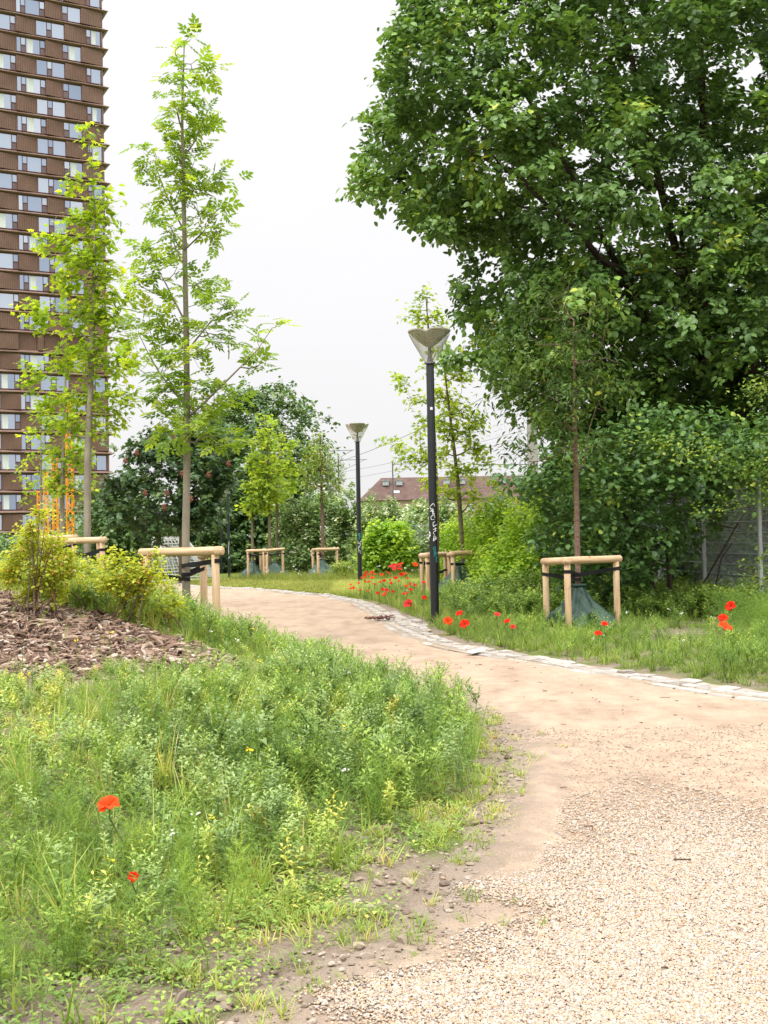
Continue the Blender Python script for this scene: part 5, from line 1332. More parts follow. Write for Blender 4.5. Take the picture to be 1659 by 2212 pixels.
hip_shrub('tall yellow green hip shrub at the left edge of the bark mulch', (85, 1335), [(85,1112,13), (70,1140,18),(62,1172,27),(112,1182,28),(40,1212,24),(132,1232,28),(90,1242,32),(18,1240,22),(60,1285,17),(120,1285,17),(152,1202,14),(100,1110,8)], 12, 14, 26)
hip_shrub('leaning yellow green hip shrub on the bark mulch left of the guard', (292, 1352), [(250,1212,18),(290,1232,25),(332,1208,14),(320,1250,25),(272,1268,28),(232,1250,22),(300,1288,20),(352,1242,10),(362,1262,10),(230,1215,12)], 12, 11, 20)
hip_shrub('small yellow green sapling shrub between the mulch and the guard post', (372, 1370), [(375,1300,15),(360,1330,13),(392,1318,11),(345,1312,10)], 13, 6, 3)
hip_shrub('pale leafy shrub rising behind the mulch between the two hip shrubs', (190, 1322), [(170,1260,16),(190,1230,14),(205,1270,15),(150,1275,14),(215,1215,10)], 13, 7, 4)
# ------------------------------------------------------------------ mulch, weeds, grass
wr = np.random.default_rng(5)
mul_uv = [(-60, 1275), (60, 1297), (170, 1322), (260, 1345), (340, 1372), (400, 1402), (452, 1442), (380, 1452), (300, 1428), (200, 1452), (100, 1452), (-60, 1478)]
mul_xy = np.array([ground_hit(u, v)[:2] for u, v in mul_uv])
mul_xy[8:11] += [0, -.15]; mul_xy[0] += [-.6, .8]; mul_xy[-1] += [-.8, 0]
in_mulch = lambda x, y: in_poly(x, y, mul_xy)
mb = MB()
lo, hi = mul_xy.min(0) - .3, mul_xy.max(0) + .3
n = 26000
x = wr.uniform(lo[0], hi[0], n); y = wr.uniform(lo[1], hi[1], n)
k = in_mulch(x, y) | ((edge_dist(x, y, mul_xy) < .35) & (wr.random(n) < .25)); x, y = x[k], y[k]
x, y = x[:9500], y[:9500]
for i in range(5):
    xx, yy = x[i::5], y[i::5]; m_ = len(xx)
    T = np.array([[-1, -.45, 0], [-.2, -.6, .12], [.8, -.4, .02], [1.05, .1, 0], [.5, .5, .1], [-.7, .55, .02], [0, 0, .22]], float) + wr.normal(0, .12, (7, 3)) * [1, 1, .5]
    T2 = T.copy(); T2[:, 2] -= .22
    V = np.concatenate([T, T2]); tt = [[6, j, (j + 1) % 6] for j in range(6)]
    for j in range(6): tt += [[j, 7 + j, (j + 1) % 6], [(j + 1) % 6, 7 + j, 7 + (j + 1) % 6]]
    fx = np.stack([wr.normal(0, 1, m_), wr.normal(0, .6, m_), wr.normal(0, .28, m_)], -1); fz = np.stack([wr.normal(0, .35, m_), wr.normal(-.15, .35, m_), np.ones(m_)], -1)
    s = .030 * np.exp(.5 * wr.standard_normal(m_)); s = np.clip(s, .010, .085)
    V *= [1.0, .62 if i % 2 else .34, .8]
    instance(mb, V, [], tt, np.stack([xx, yy, zg(xx, yy) + .004 + .035 * wr.random(m_)], -1), fx, fz, s, wr.random(m_))
M_chip = tint_mat('bark_chip', [(0, (.08, .046, .03)), (.3, (.155, .094, .063)), (.6, (.245, .16, .112)), (.86, (.36, .26, .195)), (1, (.48, .41, .34))], rough=.9, bump=.5, bscale=90, nscale=30, namt=.35)
tag(mb.build('bark_mulch', M_chip), 'heap of reddish brown bark chips on the planted mound', 'bark mulch', kind='stuff')
mb = MB()
for (u, v, r, n) in [(1290, 1350, .7, 260), (1135, 1330, .8, 320), (1065, 1318, .6, 200), (1215, 1330, .5, 150)]:
    c = ground_hit(u, v); xx = c[0] + wr.normal(0, r * .6, n); yy = c[1] + wr.normal(0, r, n)
    fx = wr.normal(0, 1, (n, 3)) * [1, 1, .25]; fz = wr.normal(0, .3, (n, 3)) + [0, 0, 1]
    instance(mb, V, [], tt, np.stack([xx, yy, zg(xx, yy) + .02], -1), fx, fz, .04 * np.exp(.4 * wr.standard_normal(n)), wr.random(n) * .7)
tag(mb.build('bark_mulch', M_chip), 'patches of dark bark chips under the right hand saplings', 'bark mulch', kind='stuff')

# plant templates: (verts, quads, tris, tint)
class PT:
    def __init__(s): s.v, s.t, s.a, s.n = [], [], [], 0
    def add(s, v, t, a):
        v = np.asarray(v, float); s.v.append(v); s.t.append(np.asarray(t, int) + s.n); s.a.append(np.full(len(v), a)); s.n += len(v)
    def out(s): return np.concatenate(s.v), [], np.concatenate(s.t), np.concatenate(s.a)
    def blade(s, p, d, L_, w, bend, a, seg=3):
        p = np.asarray(p, float); d = d / np.linalg.norm(d); h = np.array([d[0], d[1], 0]); h = h / (np.linalg.norm(h) + 1e-6); sd = np.array([-h[1], h[0], 0])
        V = []
        for i in range(seg):
            q = i / seg; c = p + d * L_ * q + np.array([h[0], h[1], -.6]) * bend * q * q * L_; ww = w * (1 - .5 * q)
            V += [c - sd * ww, c + sd * ww]
        V.append(p + d * L_ + np.array([h[0], h[1], -.6]) * bend * L_)
        T = []
        for i in range(seg - 1): b = 2 * i; T += [[b, b + 1, b + 3], [b, b + 3, b + 2]]
        b = 2 * (seg - 1); T.append([b, b + 1, b + 2]); s.add(V, T, a)
    def leaf(s, p, d, L_, w, a, cup=.1, droop=.25):
        p = np.asarray(p, float); d = d / np.linalg.norm(d); sd = np.cross(np.array([0, 0, 1.]), d); sd /= np.linalg.norm(sd) + 1e-6; nn = np.cross(d, sd)
        m1 = p + d * L_ * .45 ; tip_ = p + d * L_ - np.array([0, 0, droop * L_])
        V = [p, m1 + sd * w + nn * cup * w, tip_, m1 - sd * w + nn * cup * w, m1 - nn * .12 * w]
        s.add(V, [[0, 4, 1], [4, 2, 1], [0, 3, 4], [3, 2, 4]], a)
    def stem(s, p, q, r, a):
        p = np.asarray(p, float); q = np.asarray(q, float); d = q - p; u1 = np.cross(d, [0.3, 1, .2]); u1 /= np.linalg.norm(u1) + 1e-9; u2 = np.cross(d, u1); u2 /= np.linalg.norm(u2) + 1e-9
        V = [p + r * (math.cos(t) * u1 + math.sin(t) * u2) for t in (0, 2.1, 4.2)] + [q + r * .6 * (math.cos(t) * u1 + math.sin(t) * u2) for t in (0, 2.1, 4.2)]
        T = []
        for i in range(3): j = (i + 1) % 3; T += [[i, j, 3 + j], [i, 3 + j, 3 + i]]
        s.add(V, T, a)
def t_grass(h=.3, n=14, w=.004, spread=.5):
    P = PT()
    for k in range(n):
        an = wr.uniform(0, 6.28); t = wr.uniform(.05, spread); l = h * wr.uniform(.5, 1.1)
        P.blade([wr.normal(0, .02), wr.normal(0, .02), -.01], np.array([math.cos(an) * t, math.sin(an) * t, 1]), l, w * wr.uniform(.7, 1.4), wr.uniform(.1, .55), wr.uniform(-.2, .25))
    return P.out()
def t_herb(h=.35, n=22, ll=.08, lw=.018, branch=3, ser=True):
    P = PT(); tops = [(np.zeros(3), np.array([wr.normal(0, .05), wr.normal(0, .05), h]))]
    for b in range(branch):
        z = wr.uniform(.3, .7) * h; an = wr.uniform(0, 6.28); st = tops[0][1] * z / h
        tops.append((st, st + np.array([math.cos(an) * .22 * h, math.sin(an) * .22 * h, .38 * h])))
    for (p, q) in tops:
        P.stem(p, q, .0028, -.1)
        m_ = int(n * np.linalg.norm(q - p) / h) + 3
        for k in range(m_):
            s = (k + .6) / m_; an = k * 2.4 + wr.normal(0, .3); c = p + (q - p) * s
            L_ = ll * (1.15 - .65 * s) * wr.uniform(.7, 1.2); up_ = .25 + .7 * s
            P.leaf(c, np.array([math.cos(an), math.sin(an), up_]), L_, lw * L_ / ll * wr.uniform(.8, 1.2), wr.uniform(-.1, .12) + .18 * s, droop=wr.uniform(.1, .4))
    return P.out()
def t_feather(h=.3, n=16, nl=9):
    P = PT(); q = np.array([wr.normal(0, .04), wr.normal(0, .04), h]); P.stem([0, 0, 0], q, .0022, -.05)
    for k in range(n):
        s = .12 + .88 * k / n; an = k * 2.4; c = q * s; l = .12 * (1.1 - .6 * s) * wr.uniform(.7, 1.2); d = np.array([math.cos(an), math.sin(an), .55 + .5 * s]); d /= np.linalg.norm(d)
        P.blade(c, d, l, .0012, .1, .0, 2)
        for j in range(nl):
            f_ = .25 + .75 * j / nl; b = c + d * l * f_; sd = np.cross(d, [0, 0, 1.]); sd /= np.linalg.norm(sd); e_ = sd * (1 if j % 2 else -1) + d * .8 + wr.normal(0, .35, 3); e_ /= np.linalg.norm(e_)
            ll_ = l * .38 * wr.uniform(.7, 1.2); w_ = np.cross(e_, wr.normal(0, 1, 3)); w_ /= np.linalg.norm(w_); P.add([b - w_ * .0016, b + w_ * .0016, b + e_ * ll_], [[0, 1, 2]], wr.uniform(-.1, .15))
    return P.out()
def t_rosette(n=9, l=.12, w=.025):
    P = PT()
    for k in range(n):
        an = k * 2.4 + wr.normal(0, .2); P.leaf([0, 0, .01], np.array([math.cos(an), math.sin(an), wr.uniform(.25, .9)]), l * wr.uniform(.6, 1.15), w * wr.uniform(.8, 1.2), wr.uniform(-.15, .15), droop=wr.uniform(.2, .7))
    return P.out()
def t_cover(n=16, r=.08):
    P = PT()
    for k in range(n):
        an = wr.uniform(0, 6.28); rr = r * math.sqrt(wr.random()); c = [rr * math.cos(an), rr * math.sin(an), wr.uniform(.005, .05)]; an = wr.uniform(0, 6.28)
        P.leaf(c, np.array([math.cos(an), math.sin(an), wr.uniform(-.1, .6)]), wr.uniform(.012, .034), wr.uniform(.005, .009), wr.uniform(-.2, .2))
    return P.out()
K = {'grass': [t_grass(.26) for _ in range(5)], 'short': [t_grass(.10, 16, .0028, .9) for _ in range(5)], 'tall': [t_grass(.5, 9, .004, .3) for _ in range(4)],
     'herb': [t_herb(.42, 18, .095, .015, 3) for _ in range(6)], 'mug': [t_herb(.5, 24, .085, .02, 4) for _ in range(5)], 'feather': [t_feather(.34, 20) for _ in range(5)],
     'rosette': [t_rosette() for _ in range(4)], 'cover': [t_cover() for _ in range(5)], 'lawn': [t_grass(.12, 9, .006, .8) for _ in range(4)], 'farherb': [t_herb(.4, 12, .11, .028, 2) for _ in range(4)]}
W_herb = leaf_mat('weed_leaf', [(0, (0.095, 0.162, 0.048)), (.35, (0.181, 0.290, 0.065)), (.6, (0.298, 0.427, 0.087)), (.85, (0.489, 0.562, 0.131)), (1, (0.724, 0.599, 0.153))], .38, .55, .3)
W_grey = leaf_mat('mugwort_leaf', [(0, (0.141, 0.221, 0.090)), (.5, (0.262, 0.367, 0.139)), (1, (0.483, 0.587, 0.238))], .35, .6, .25)
W_feather = leaf_mat('chamomile_leaf', [(0, (0.093, 0.171, 0.041)), (.5, (0.197, 0.326, 0.060)), (1, (0.418, 0.530, 0.082))], .4, .55, .3)
W_grass = leaf_mat('grass_blade', [(0, (0.110, 0.169, 0.034)), (.5, (0.238, 0.347, 0.062)), (.85, (0.439, 0.491, 0.114)), (1, (0.659, 0.524, 0.229))], .4, .5, .35)
W_lawn = leaf_mat('lawn_blade', [(0, (0.135, 0.172, 0.031)), (.5, (0.239, 0.286, 0.055)), (1, (0.448, 0.400, 0.140))], .4, .6, .25)
def plants(mb, kind, x, y, sc, tint_mu=.5, tint_sd=.14, lean=.18, clump=True):
    if not len(x): return
    z = zg(x, y); ed_m = edge_dist(x, y, mul_xy)
    front = (y < 11.5) & (x < -.9) & (y > 6.5)
    k = (~front) | (wr.random(len(x)) < .25 + .75 * smooth(.2, 1.3, ed_m)); x, y, z, front, ed_m = x[k], y[k], z[k], front[k], ed_m[k]
    n = len(x); yaw = wr.uniform(0, 6.28, n); s = sc * wr.uniform(.6, 1.25, n) * np.where(front, .45 + .55 * smooth(.1, 1.8, ed_m), 1)
    ti = tint_mu + tint_sd * wr.standard_normal(n) + (.13 * np.sin(x * 2.7 + 1.7 * np.sin(y * 1.9)) * np.sin(y * 2.2 + .7 * x) if clump else 0)
    ln = wr.normal(0, lean, (n, 2)); V_ = K[kind]
    for i, tp in enumerate(V_):
        q = slice(i, None, len(V_)); rot_instance(mb, tp[0], tp[1], tp[2], tp[3], np.stack([x[q], y[q], z[q]], -1), yaw[q], s[q], ti[q], ln[q])
def scatter(n, x0, x1, y0, y1, fn):
    x = wr.uniform(x0, x1, n); y = wr.uniform(y0, y1, n)
    k = (wr.random(n) < fn(x, y)) & (np.abs(x) < .345 * y + 1.2)
    return x[k], y[k]
def pn(x, y, f=1.0, ph=0.0):      # patchiness 0..1
    return .5 + .5 * np.sin(f * 2.1 * x + ph + 1.4 * np.sin(f * 1.7 * y + ph)) * np.sin(f * 1.8 * y + 2 * ph + 1.2 * np.sin(f * 1.1 * x))
def soft_mulch(x, y): return in_mulch(x, y)
near_guard = lambda x, y: (np.hypot(x - tr_left[0], y - tr_left[1]) < .4)
def bed(x, y, e0=.15, e1=.9):
    d = d_left(x, y) + .25 * (pn(x, y, 2.2, 1) - .5)
    fr = 1 - .82 * (1 - smooth(4.0, 6.0, y + 1.2 * pn(x, y, .8) + 1.5 * np.maximum(-x - .3, 0))) * smooth(-2.6, -1.0, x)
    return smooth(e0, e1, d) * fr * (~soft_mulch(x, y)) * (~near_guard(x, y))
mh, mg, mf, mr = MB(), MB(), MB(), MB()
# --- left bed
A = (-9.5, 1.2, 3.3, 16)
for kind, m_, n, sc, mu, e0, e1, ex in [
    ('cover', mh, 26000, 1.1, .5, .0, .6, lambda x, y: .3 + .5 * pn(x, y, 1.3, 2)),
    ('rosette', mh, 4200, .65, .55, .05, .7, lambda x, y: .5 * pn(x, y, 1.1, .3)),
    ('short', mg, 19000, 1.1, .65, -.35, .25, lambda x, y: .45 * pn(x, y, 1.5, 1.1) ** 1.5),
    ('grass', mg, 9500, .85, .62, .15, .9, lambda x, y: .55 * pn(x, y, .9, 2.2)),
    ('tall', mg, 1500, .9, .75, .5, 1.5, lambda x, y: .4 * pn(x, y, .8, .9)),
    ('herb', mh, 13000, .62, .55, .25, 1.0, lambda x, y: .6 * pn(x, y, .9, 0.1) * (.55 + .45 * smooth(5, 8.5, y))),
    ('mug', mr, 5600, .6, .5, .4, 1.2, lambda x, y: .55 * pn(x, y, .8, 3.3)),
    ('feather', mf, 15000, .78, .5, .3, 1.1, lambda x, y: .75 * pn(x, y, .75, 4.4) ** 1.5)]:
    x, y = scatter(n * 2, *A, lambda x, y: bed(x, y, e0, e1) * ex(x, y))
    plants(m_, kind, x, y, sc, mu)
# lush rim of taller plants along the path side of the bed
x, y = scatter(15000, -8, 1.2, 6.6, 24, lambda x, y: smooth(.05, .3, d_left(x, y)) * (1 - smooth(1.0, 2.6, d_left(x, y))) * .8 * (~near_guard(x, y)))
h_ = len(x) // 3
plants(mh, 'herb', x[:h_], y[:h_], .85, .36); plants(mf, 'feather', x[h_:2 * h_], y[h_:2 * h_], .95, .38); plants(mr, 'mug', x[2 * h_:2 * h_ + h_ // 2], y[2 * h_:2 * h_ + h_ // 2], .7, .45); plants(mg, 'tall', x[2 * h_ + h_ // 2:], y[2 * h_ + h_ // 2:], .75, .5)
# behind the mulch
x, y = scatter(9000, -13, -3, 12.5, 34, lambda x, y: smooth(.3, 1, d_left(x, y)) * .5 * (~soft_mulch(x, y)))
h_ = len(x) // 2; plants(mh, 'farherb', x[:h_], y[:h_], .95, .5); plants(mg, 'tall', x[h_:], y[h_:], .9, .6)
# a few sprouts inside the mulch
x, y = scatter(700, -6, -1.2, 8.5, 13, lambda x, y: in_mulch(x, y) * .10); plants(mf, 'feather', x, y, .6, .6); x, y = scatter(500, -6, -1.2, 8.5, 13, lambda x, y: in_mulch(x, y) * .10); plants(mg, 'grass', x, y, .8, .7)
# grass tufts in the soil strip and on the path rim
x, y = scatter(5200, -2.5, 1.5, 3.3, 10.5, lambda x, y: (np.exp(-((d_left(x, y) + .05) / .32) ** 2)) * .6 * pn(x, y, 2.4, .5) ** 2); plants(mg, 'short', x, y, .7, .55)
x, y = scatter(3200, -2.5, .6, 3.3, 6.5, lambda x, y: smooth(0, .3, d_left(x, y)) * .4 * pn(x, y, 1.8, 1.5) ** 1.5); plants(mg, 'short', x, y, 1.0, .62)
tag(mh.build('weeds', W_herb), 'dense leafy green weeds covering the left bed', 'weeds', kind='stuff')
tag(mg.build('grass', W_grass), 'tufts of bright wild grass growing among the weeds of the left bed', 'grass', kind='stuff')
tag(mf.build('chamomile', W_feather), 'feathery fine leaved green plants massed in the left bed', 'feathery weeds', kind='stuff')
tag(mr.build('mugwort', W_grey), 'grey green upright weeds scattered in the left bed', 'grey green weeds', kind='stuff')
# --- right verge
def verge(x, y, lo=.25):
    e_ = d_right(x, y); w0 = .60 + .2 * np.exp(-((y - 21.5) / 1.9) ** 2)
    return smooth(w0, w0 + lo, e_)
bare = lambda x, y: np.minimum(1, 1.3 * np.exp(-(((x - 4.3) / 1.0) ** 2 + ((y - 17.0) / 1.0) ** 2)) + .95 * np.exp(-(((x - 5.4) / 1.1) ** 2 + ((y - 19.3) / 1.2) ** 2)) + .9 * np.exp(-(((x - 1.9) / .5) ** 2 + ((y - 20) / .8) ** 2)) + .9 * np.exp(-(((x - 2.9) / .5) ** 2 + ((y - 19.6) / .8) ** 2)))
vg, vh, vf = MB(), MB(), MB()
x, y = scatter(26000, -2, 9, 10, 31, lambda x, y: verge(x, y) * .68 * (1 - .93 * bare(x, y))); h_ = int(len(x) * .5)
plants(vg, 'grass', x[:h_], y[:h_], .9, .32); plants(vg, 'short', x[h_:], y[h_:], 1.4, .4)
x, y = scatter(12000, -2, 9, 11, 31, lambda x, y: verge(x, y, .5) * .55 * pn(x, y, .8, 1.3) * (1 - bare(x, y))); plants(vh, 'herb', x, y, .75, .38)
x, y = scatter(9000, -2, 9, 12, 31, lambda x, y: verge(x, y, .6) * .6 * pn(x, y, .7, 2.6) * (1 - bare(x, y))); plants(vf, 'feather', x, y, np.where((x < 1.6) & (y > 18), .65, .9), .42)
x, y = scatter(8000, -1.5, 2.4, 18.5, 36, lambda x, y: verge(x, y, .6) * .8); plants(vg, 'tall', x, y, .56, .75)
x, y = scatter(5000, 1.2, 7, 19.5, 26, lambda x, y: .6 * verge(x, y, 2)); plants(vh, 'farherb', x, y, 1.1, .3)
x, y = scatter(700, 5.2, 8, 14.5, 18.5, lambda x, y: .7 * verge(x, y, 1)); plants(vf, 'feather', x, y, 1.5, .4); 
tag(vg.build('grass', W_grass), 'wild grass of the verge between the kerb and the hedges', 'grass', kind='stuff')
tag(vh.build('weeds', W_herb), 'leafy weeds of the verge under the right hand saplings', 'weeds', kind='stuff')
tag(vf.build('chamomile', W_feather), 'feathery fine leaved plants of the verge beside the fence', 'feathery weeds', kind='stuff')
# --- far lawn
lw = MB()
x = wr.uniform(-9, 3.0, 60000); y = 24 + 34 * wr.random(60000) ** .8
k = (d_right(x, y) > .62) & (wr.random(60000) < .8) & ((y > 31) | (x < -.6)); x, y = x[k], y[k]
plants(lw, 'lawn', x, y, 1.0, .5)
x, y = scatter(7000, -8, 2, 41, 56, lambda x, y: smooth(2.6, 5, d_right(x, y)) * .5); plants(lw, 'tall', x, y, .9, .3)
tag(lw.build('lawn_grass', W_lawn), 'mown yellow green lawn grass at the bend beyond the kerb', 'lawn', kind='stuff')
# --- tiny blossoms
def blossoms(name, label, x, y, hgt, size, m_, cat, ncl=5):
    mb = MB(); n = len(x)
    for k in range(ncl):
        px_ = x + wr.normal(0, size * 1.3, n); py_ = y + wr.normal(0, size * 1.3, n); pz_ = zg(x, y) + hgt + wr.normal(0, size * .8, n)
        instance(mb, ICO * [1, 1, .6], [], ICOT, np.stack([px_, py_, pz_], -1), wr.normal(0, 1, (n, 3)), wr.normal(0, .4, (n, 3)) + [0, 0, 1], size * wr.uniform(.5, 1, n), wr.random(n))
    st = PT(); st.stem([0, 0, 0], [0, 0, 1], .004, 0); sv, sq, stt, sa = st.out()
    for i in range(n):
        V_ = sv.copy(); V_[:, 2] *= hgt[i]; mb.add(V_ + [x[i], y[i], float(zg(x[i], y[i]))], t=stt, a=-1)
    return tag(mb.build(name, m_), label, cat, kind='stuff')
M_wfl = tint_mat('white_blossom', [(0, (.14, .22, .04)), (.04, (.62, .62, .52)), (1, (.82, .82, .76))], namt=0)
M_yfl = tint_mat('yellow_blossom', [(0, (.13, .2, .03)), (.04, (.75, .55, .02)), (1, (.85, .72, .05))], namt=0)
x, y = scatter(900, -6, 1, 3.6, 13, lambda x, y: bed(x, y, .3, 1) * .22 * pn(x, y, 1.2, .8)); blossoms('white_blossoms', 'tiny white flower heads sprinkled through the left bed', x, y, wr.uniform(.15, .36, len(x)), .008, M_wfl, 'white blossoms')
x, y = scatter(500, -6, 1, 4, 16, lambda x, y: bed(x, y, .3, 1) * .16); blossoms('yellow_blossoms', 'tiny yellow flower heads sprinkled through the left bed', x, y, wr.uniform(.2, .42, len(x)), .009, M_yfl, 'yellow blossoms', 6)
x, y = scatter(900, -1, 6, 12, 30, lambda x, y: verge(x, y, .5) * .07); blossoms('white_blossoms', 'tiny white flower heads sprinkled through the poppy verge', x, y, wr.uniform(.15, .32, len(x)), .011, M_wfl, 'white blossoms', 5)
x, y = scatter(900, -7, 2, 42, 56, lambda x, y: smooth(2, 4, d_right(x, y)) * .05); blossoms('white_blossoms', 'tiny white flower heads in the rough grass by the far guards', x, y, wr.uniform(.3, .6, len(x)), .028, M_wfl, 'white blossoms', 4)

# ------------------------------------------------------------------ poppies
def petal_mat(name, c1, c2):
    m, nt, p, o = mat_base(name)
    n = noise_node(nt, 30, 3, coord(nt, 'Object', (1, 1, .2))); r = ramp_node(nt, [(.3, c1), (.7, c2)]); nt.links.new(n.outputs[0], r.inputs[0])
    nt.links.new(r.outputs[0], p.inputs['Base Color']); p.inputs['Roughness'].default_value = .6; p.inputs['Specular IOR Level'].default_value = .15
    t = nt.nodes.new('ShaderNodeBsdfTranslucent'); nt.links.new(r.outputs[0], t.inputs[0]); mx = nt.nodes.new('ShaderNodeMixShader'); mx.inputs[0].default_value = .4
    nt.links.new(p.outputs[0], mx.inputs[1]); nt.links.new(t.outputs[0], mx.inputs[2]); nt.links.new(mx.outputs[0], o.inputs[0]); return m
M_pet = [petal_mat('poppy_red', (.72, .022, .008), (.85, .045, .012)), petal_mat('poppy_orange', (.80, .065, .01), (.88, .11, .015)), petal_mat('poppy_pink', (.70, .03, .03), (.8, .07, .06))]
M_pst = leaf_mat('poppy_stem', [(0, (.06, .11, .03)), (1, (.12, .19, .05))], .2)
M_pce = noisy_mat('poppy_centre', [(.3, (.008, .01, .008)), (.7, (.03, .035, .02))], 40, .8)
def poppy_meshes(seed, openness):
    q = np.random.default_rng(seed); mb = MB()
    for k in range(4):
        a0 = k * PI / 2 + q.normal(0, .12); nu2, nv2 = 15, 7; V = []; inner = k % 2
        for j in range(nv2):
            t = j / (nv2 - 1); el_ = openness * (1.15 - .55 * t) + (.14 if inner else 0)
            for i in range(nu2):
                w = (i / (nu2 - 1) - .5) * 2.3; r = math.sin(min(1, t * 1.0) * PI / 2) * (1 - .12 * (w / 1.15) ** 2); ru = (.16 * math.sin(5 * w + k * 2 + seed) + .06 * math.sin(13 * w + seed)) * t
                e_ = el_ + ru
                V.append([r * math.cos(a0 + w) * math.cos(e_), r * math.sin(a0 + w) * math.cos(e_), r * math.sin(e_) * 1.0 + .015 * k])
        mb.add(V, q=grid_faces(nu2, nv2), a=q.random())
    return mb
pms = [poppy_meshes(1, .55), poppy_meshes(2, .75), poppy_meshes(3, .95)]
cen = MB(); cen.add(ICO * [.16, .16, .18] + [0, 0, .14], t=ICOT)
for k in range(16):
    a = k * .393; cen.tube([(0.06 * math.cos(a), .06 * math.sin(a), .05), (.2 * math.cos(a), .2 * math.sin(a), .2)], .018, 3)
pm_cache, ce_mesh = {}, None
pr_ = np.random.default_rng(77)
def poppy(head, size, label, group=None, shape=0, colr=0, tilt=None):
    global ce_mesh
    hx, hy, hz_ = head; bx, by = hx + pr_.normal(0, .05), hy + .03 + pr_.normal(0, .04); bz = float(zg(bx, by)) - .02
    T = thing('poppy', label, 'poppy', (bx, by, bz), group)
    st = MB(); p0, p1_ = np.array([0, 0, 0.]), np.array([hx - bx, hy - by, hz_ - bz]); md = (p0 + p1_) / 2 + pr_.normal(0, .03, 3) * [1, 1, 0]
    st.tube([p0, md, p1_ - [0, 0, .25 * (p1_ - md)[2]], p1_], [.0035, .003, .0028, .003], 5); st.build('stem', M_pst, T, True, local=True)
    key = (shape, colr)
    if key not in pm_cache:
        o = pms[shape].build('petals', M_pet[colr], T, True, local=True); pm_cache[key] = o
    else:
        o = pm_cache[key].copy(); col.objects.link(o); o.parent = T
    if ce_mesh is None:
        c = cen.build('seed_head', M_pce, o, True, local=True); ce_mesh = c
    else:
        c = ce_mesh.copy(); col.objects.link(c); c.parent = o
    o.location = tuple(p1_); o.scale = (size,) * 3
    o.rotation_euler = tilt if tilt else (R(pr_.uniform(15, 60)), R(pr_.normal(0, 15)), pr_.uniform(-.6, .6))
    return T
PZ = [(33,302,12),(60,333,16),(35,380,18),(108,293,18),(128,362,20),(138,238,16),(165,215,16),(178,188,16),(172,238,16),(165,272,16),(205,208,14),(208,283,22),(240,188,20),(262,207,18),(240,243,24),(258,303,22),(330,208,18),(335,347,18),(388,198,24),(352,265,18),(372,362,26),(362,382,16),(405,258,14),(315,278,14),(410,140,24),(440,125,26),(465,115,26),(490,130,24),(512,108,20),(450,155,24),(495,165,26),(460,247,26),(418,288,16),(432,368,16),(513,207,22),(550,202,22),(568,250,20),(490,270,14),(642,117,28),(557,318,20),(600,298,16),(637,315,24),(600,358,24),(535,393,20),(570,382,14),(727,287,24),(725,435,30),(600,470,14),(297,433,16),(290,458,18),(350,475,24),(362,505,14),(195,362,14)]
def place(u, v, dpx, lab, group=None, hmax=.62, colr=None, ymin=None):
    # stand the flower just beyond the kerb, head on the sight line
    Yc_ = np.arange(10, 45, .1)
    d = ray(u, v); P = np.array([0, 0, EYE]) + d * (Yc_ / d[1])[:, None]
    hgt = P[:, 2] - zg(P[:, 0], P[:, 1]); e_ = d_right(P[:, 0], P[:, 1])
    ok = (e_ > .72 + .2 * np.exp(-((P[:, 1] - 21.5) / 1.9) ** 2)) & (hgt > .14) & (hgt < hmax)
    i = np.where(ok)[0]
    if len(i) == 0:
        j = int(np.argmax(e_ > .72 + .2 * np.exp(-((P[:, 1] - 21.5) / 1.9) ** 2)))
    else:
        tgt = .56; j = i[int(np.argmin(np.abs(hgt[i] - tgt)))]
    h = P[j].copy(); h[2] = max(h[2], float(zg(h[0], h[1])) + .2); size = dpx * h[1] / FPX / 2 * 1.7
    return poppy(h, size, lab, group, shape=int(pr_.integers(3)), colr=int(pr_.choice([0, 0, 0, 1, 2])) if colr is None else colr)
for (zx, zy, w) in PZ:
    place((1130 + zx * .3436) * .6636, (1800 + zy * .3436) * .6636, w * .228 * 1.3, 'small red poppy in the crowded drift between the middle and nearest lamp posts', 'poppies in the drift between the lamp posts')
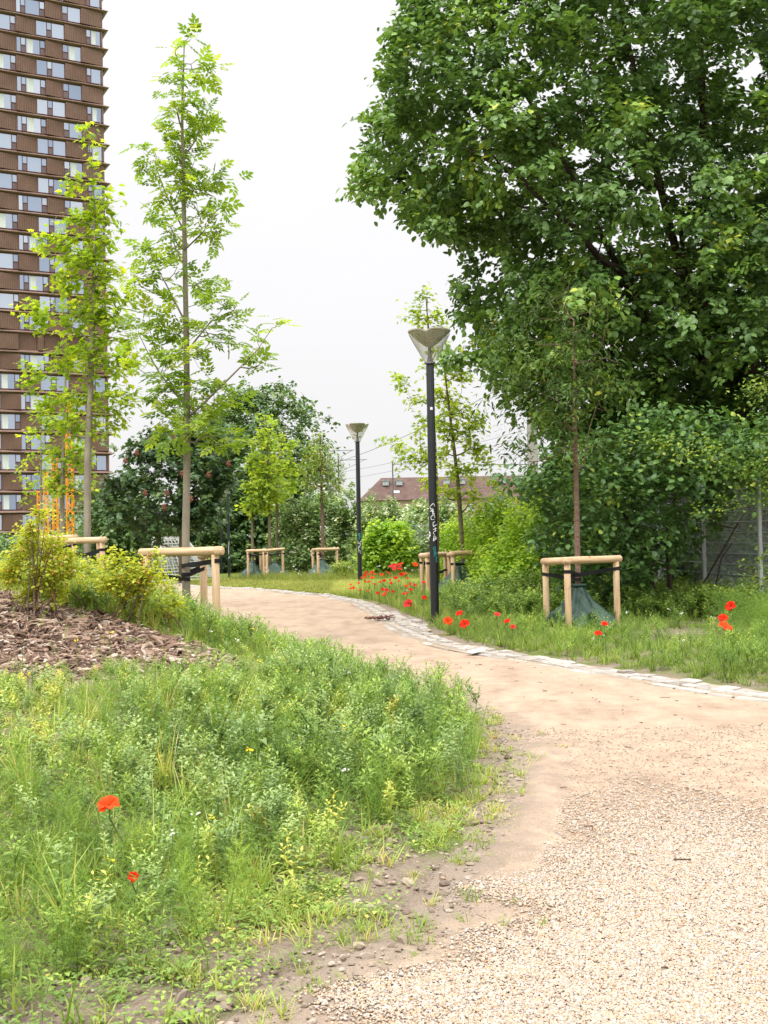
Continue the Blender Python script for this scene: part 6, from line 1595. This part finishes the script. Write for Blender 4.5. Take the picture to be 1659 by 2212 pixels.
for (zx, zy, w, lab) in [(587,638,60,'orange red poppy standing alone by the kerb left of the nearest lamp post'),(957,672,62,'wide red poppy just right of the foot of the nearest lamp post'),(1070,583,50,'orange poppy above two others right of the nearest lamp post, before bark chips'),(1115,678,60,'red poppy low beside bark chips, second to the right of the nearest lamp post'),(1420,597,46,'small red poppy left of the right guard, highest of three'),(1522,660,46,'upright orange red poppy left of the right guard, middle of three'),(1568,710,40,'small orange poppy left of the right guard, lowest of three')]:
    place((1130 + zx * .3436) * .6636, (1800 + zy * .3436) * .6636, w * .228, lab)
for (zx, zy, w, lab) in [(678,1173,32,'small red poppy at the right of the dark green bag'),(640,1228,32,'small poppy in front of the dark green bag near the kerb'),(1440,1062,44,'red poppy before the wire fence, topmost of three'),(1390,1140,44,'red poppy before the wire fence, upright one of three'),(1398,1190,56,'wide orange red poppy before the wire fence, lowest of three')]:
    place((1600 + zx * .5425) * .6636, (1400 + zy * .5425) * .6636, w * .36, lab, hmax=.8)
# two in the near bed
h = at(237, 1748, 5.2); poppy(h, .062, 'large orange red poppy alone in the near weeds', None, 2, 1, (R(24), R(-14), .3))
h = at(287, 1893, 4.6); h[2] = max(h[2], float(zg(h[0], h[1])) + .06); poppy(h, .026, 'small bent red poppy low in the near weeds', None, 2, 0, (R(80), R(30), .3))
# dock-like big leaves at the bed edge
def big_leaf_plant(u, v, label, n, l, up_=.5):
    p = ground_hit(u, v); P = PT()
    for k in range(n):
        an = k * 2.4 + wr.normal(0, .3); z = .05 + .3 * k / n
        P.leaf([0, 0, z], np.array([math.cos(an), math.sin(an), up_]), l * wr.uniform(.7, 1.1), l * .24, wr.uniform(.3, .7), droop=.7)
    P.stem([0, 0, -.03], [0, 0, .36], .006, .4)
    V_, q_, t_, a_ = P.out(); mb = MB(); mb.add(V_, t=t_, a=a_)
    o = mb.build('broadleaf_plant', W_grey, None); o.location = tuple(p); return tag(o, label, 'plant')
big_leaf_plant(818, 1690, 'blue green big leaved plant at the path side of the left bed', 9, .19)
big_leaf_plant(560, 1700, 'pale broad leaved plant amid the weeds in the middle of the left bed', 7, .12)
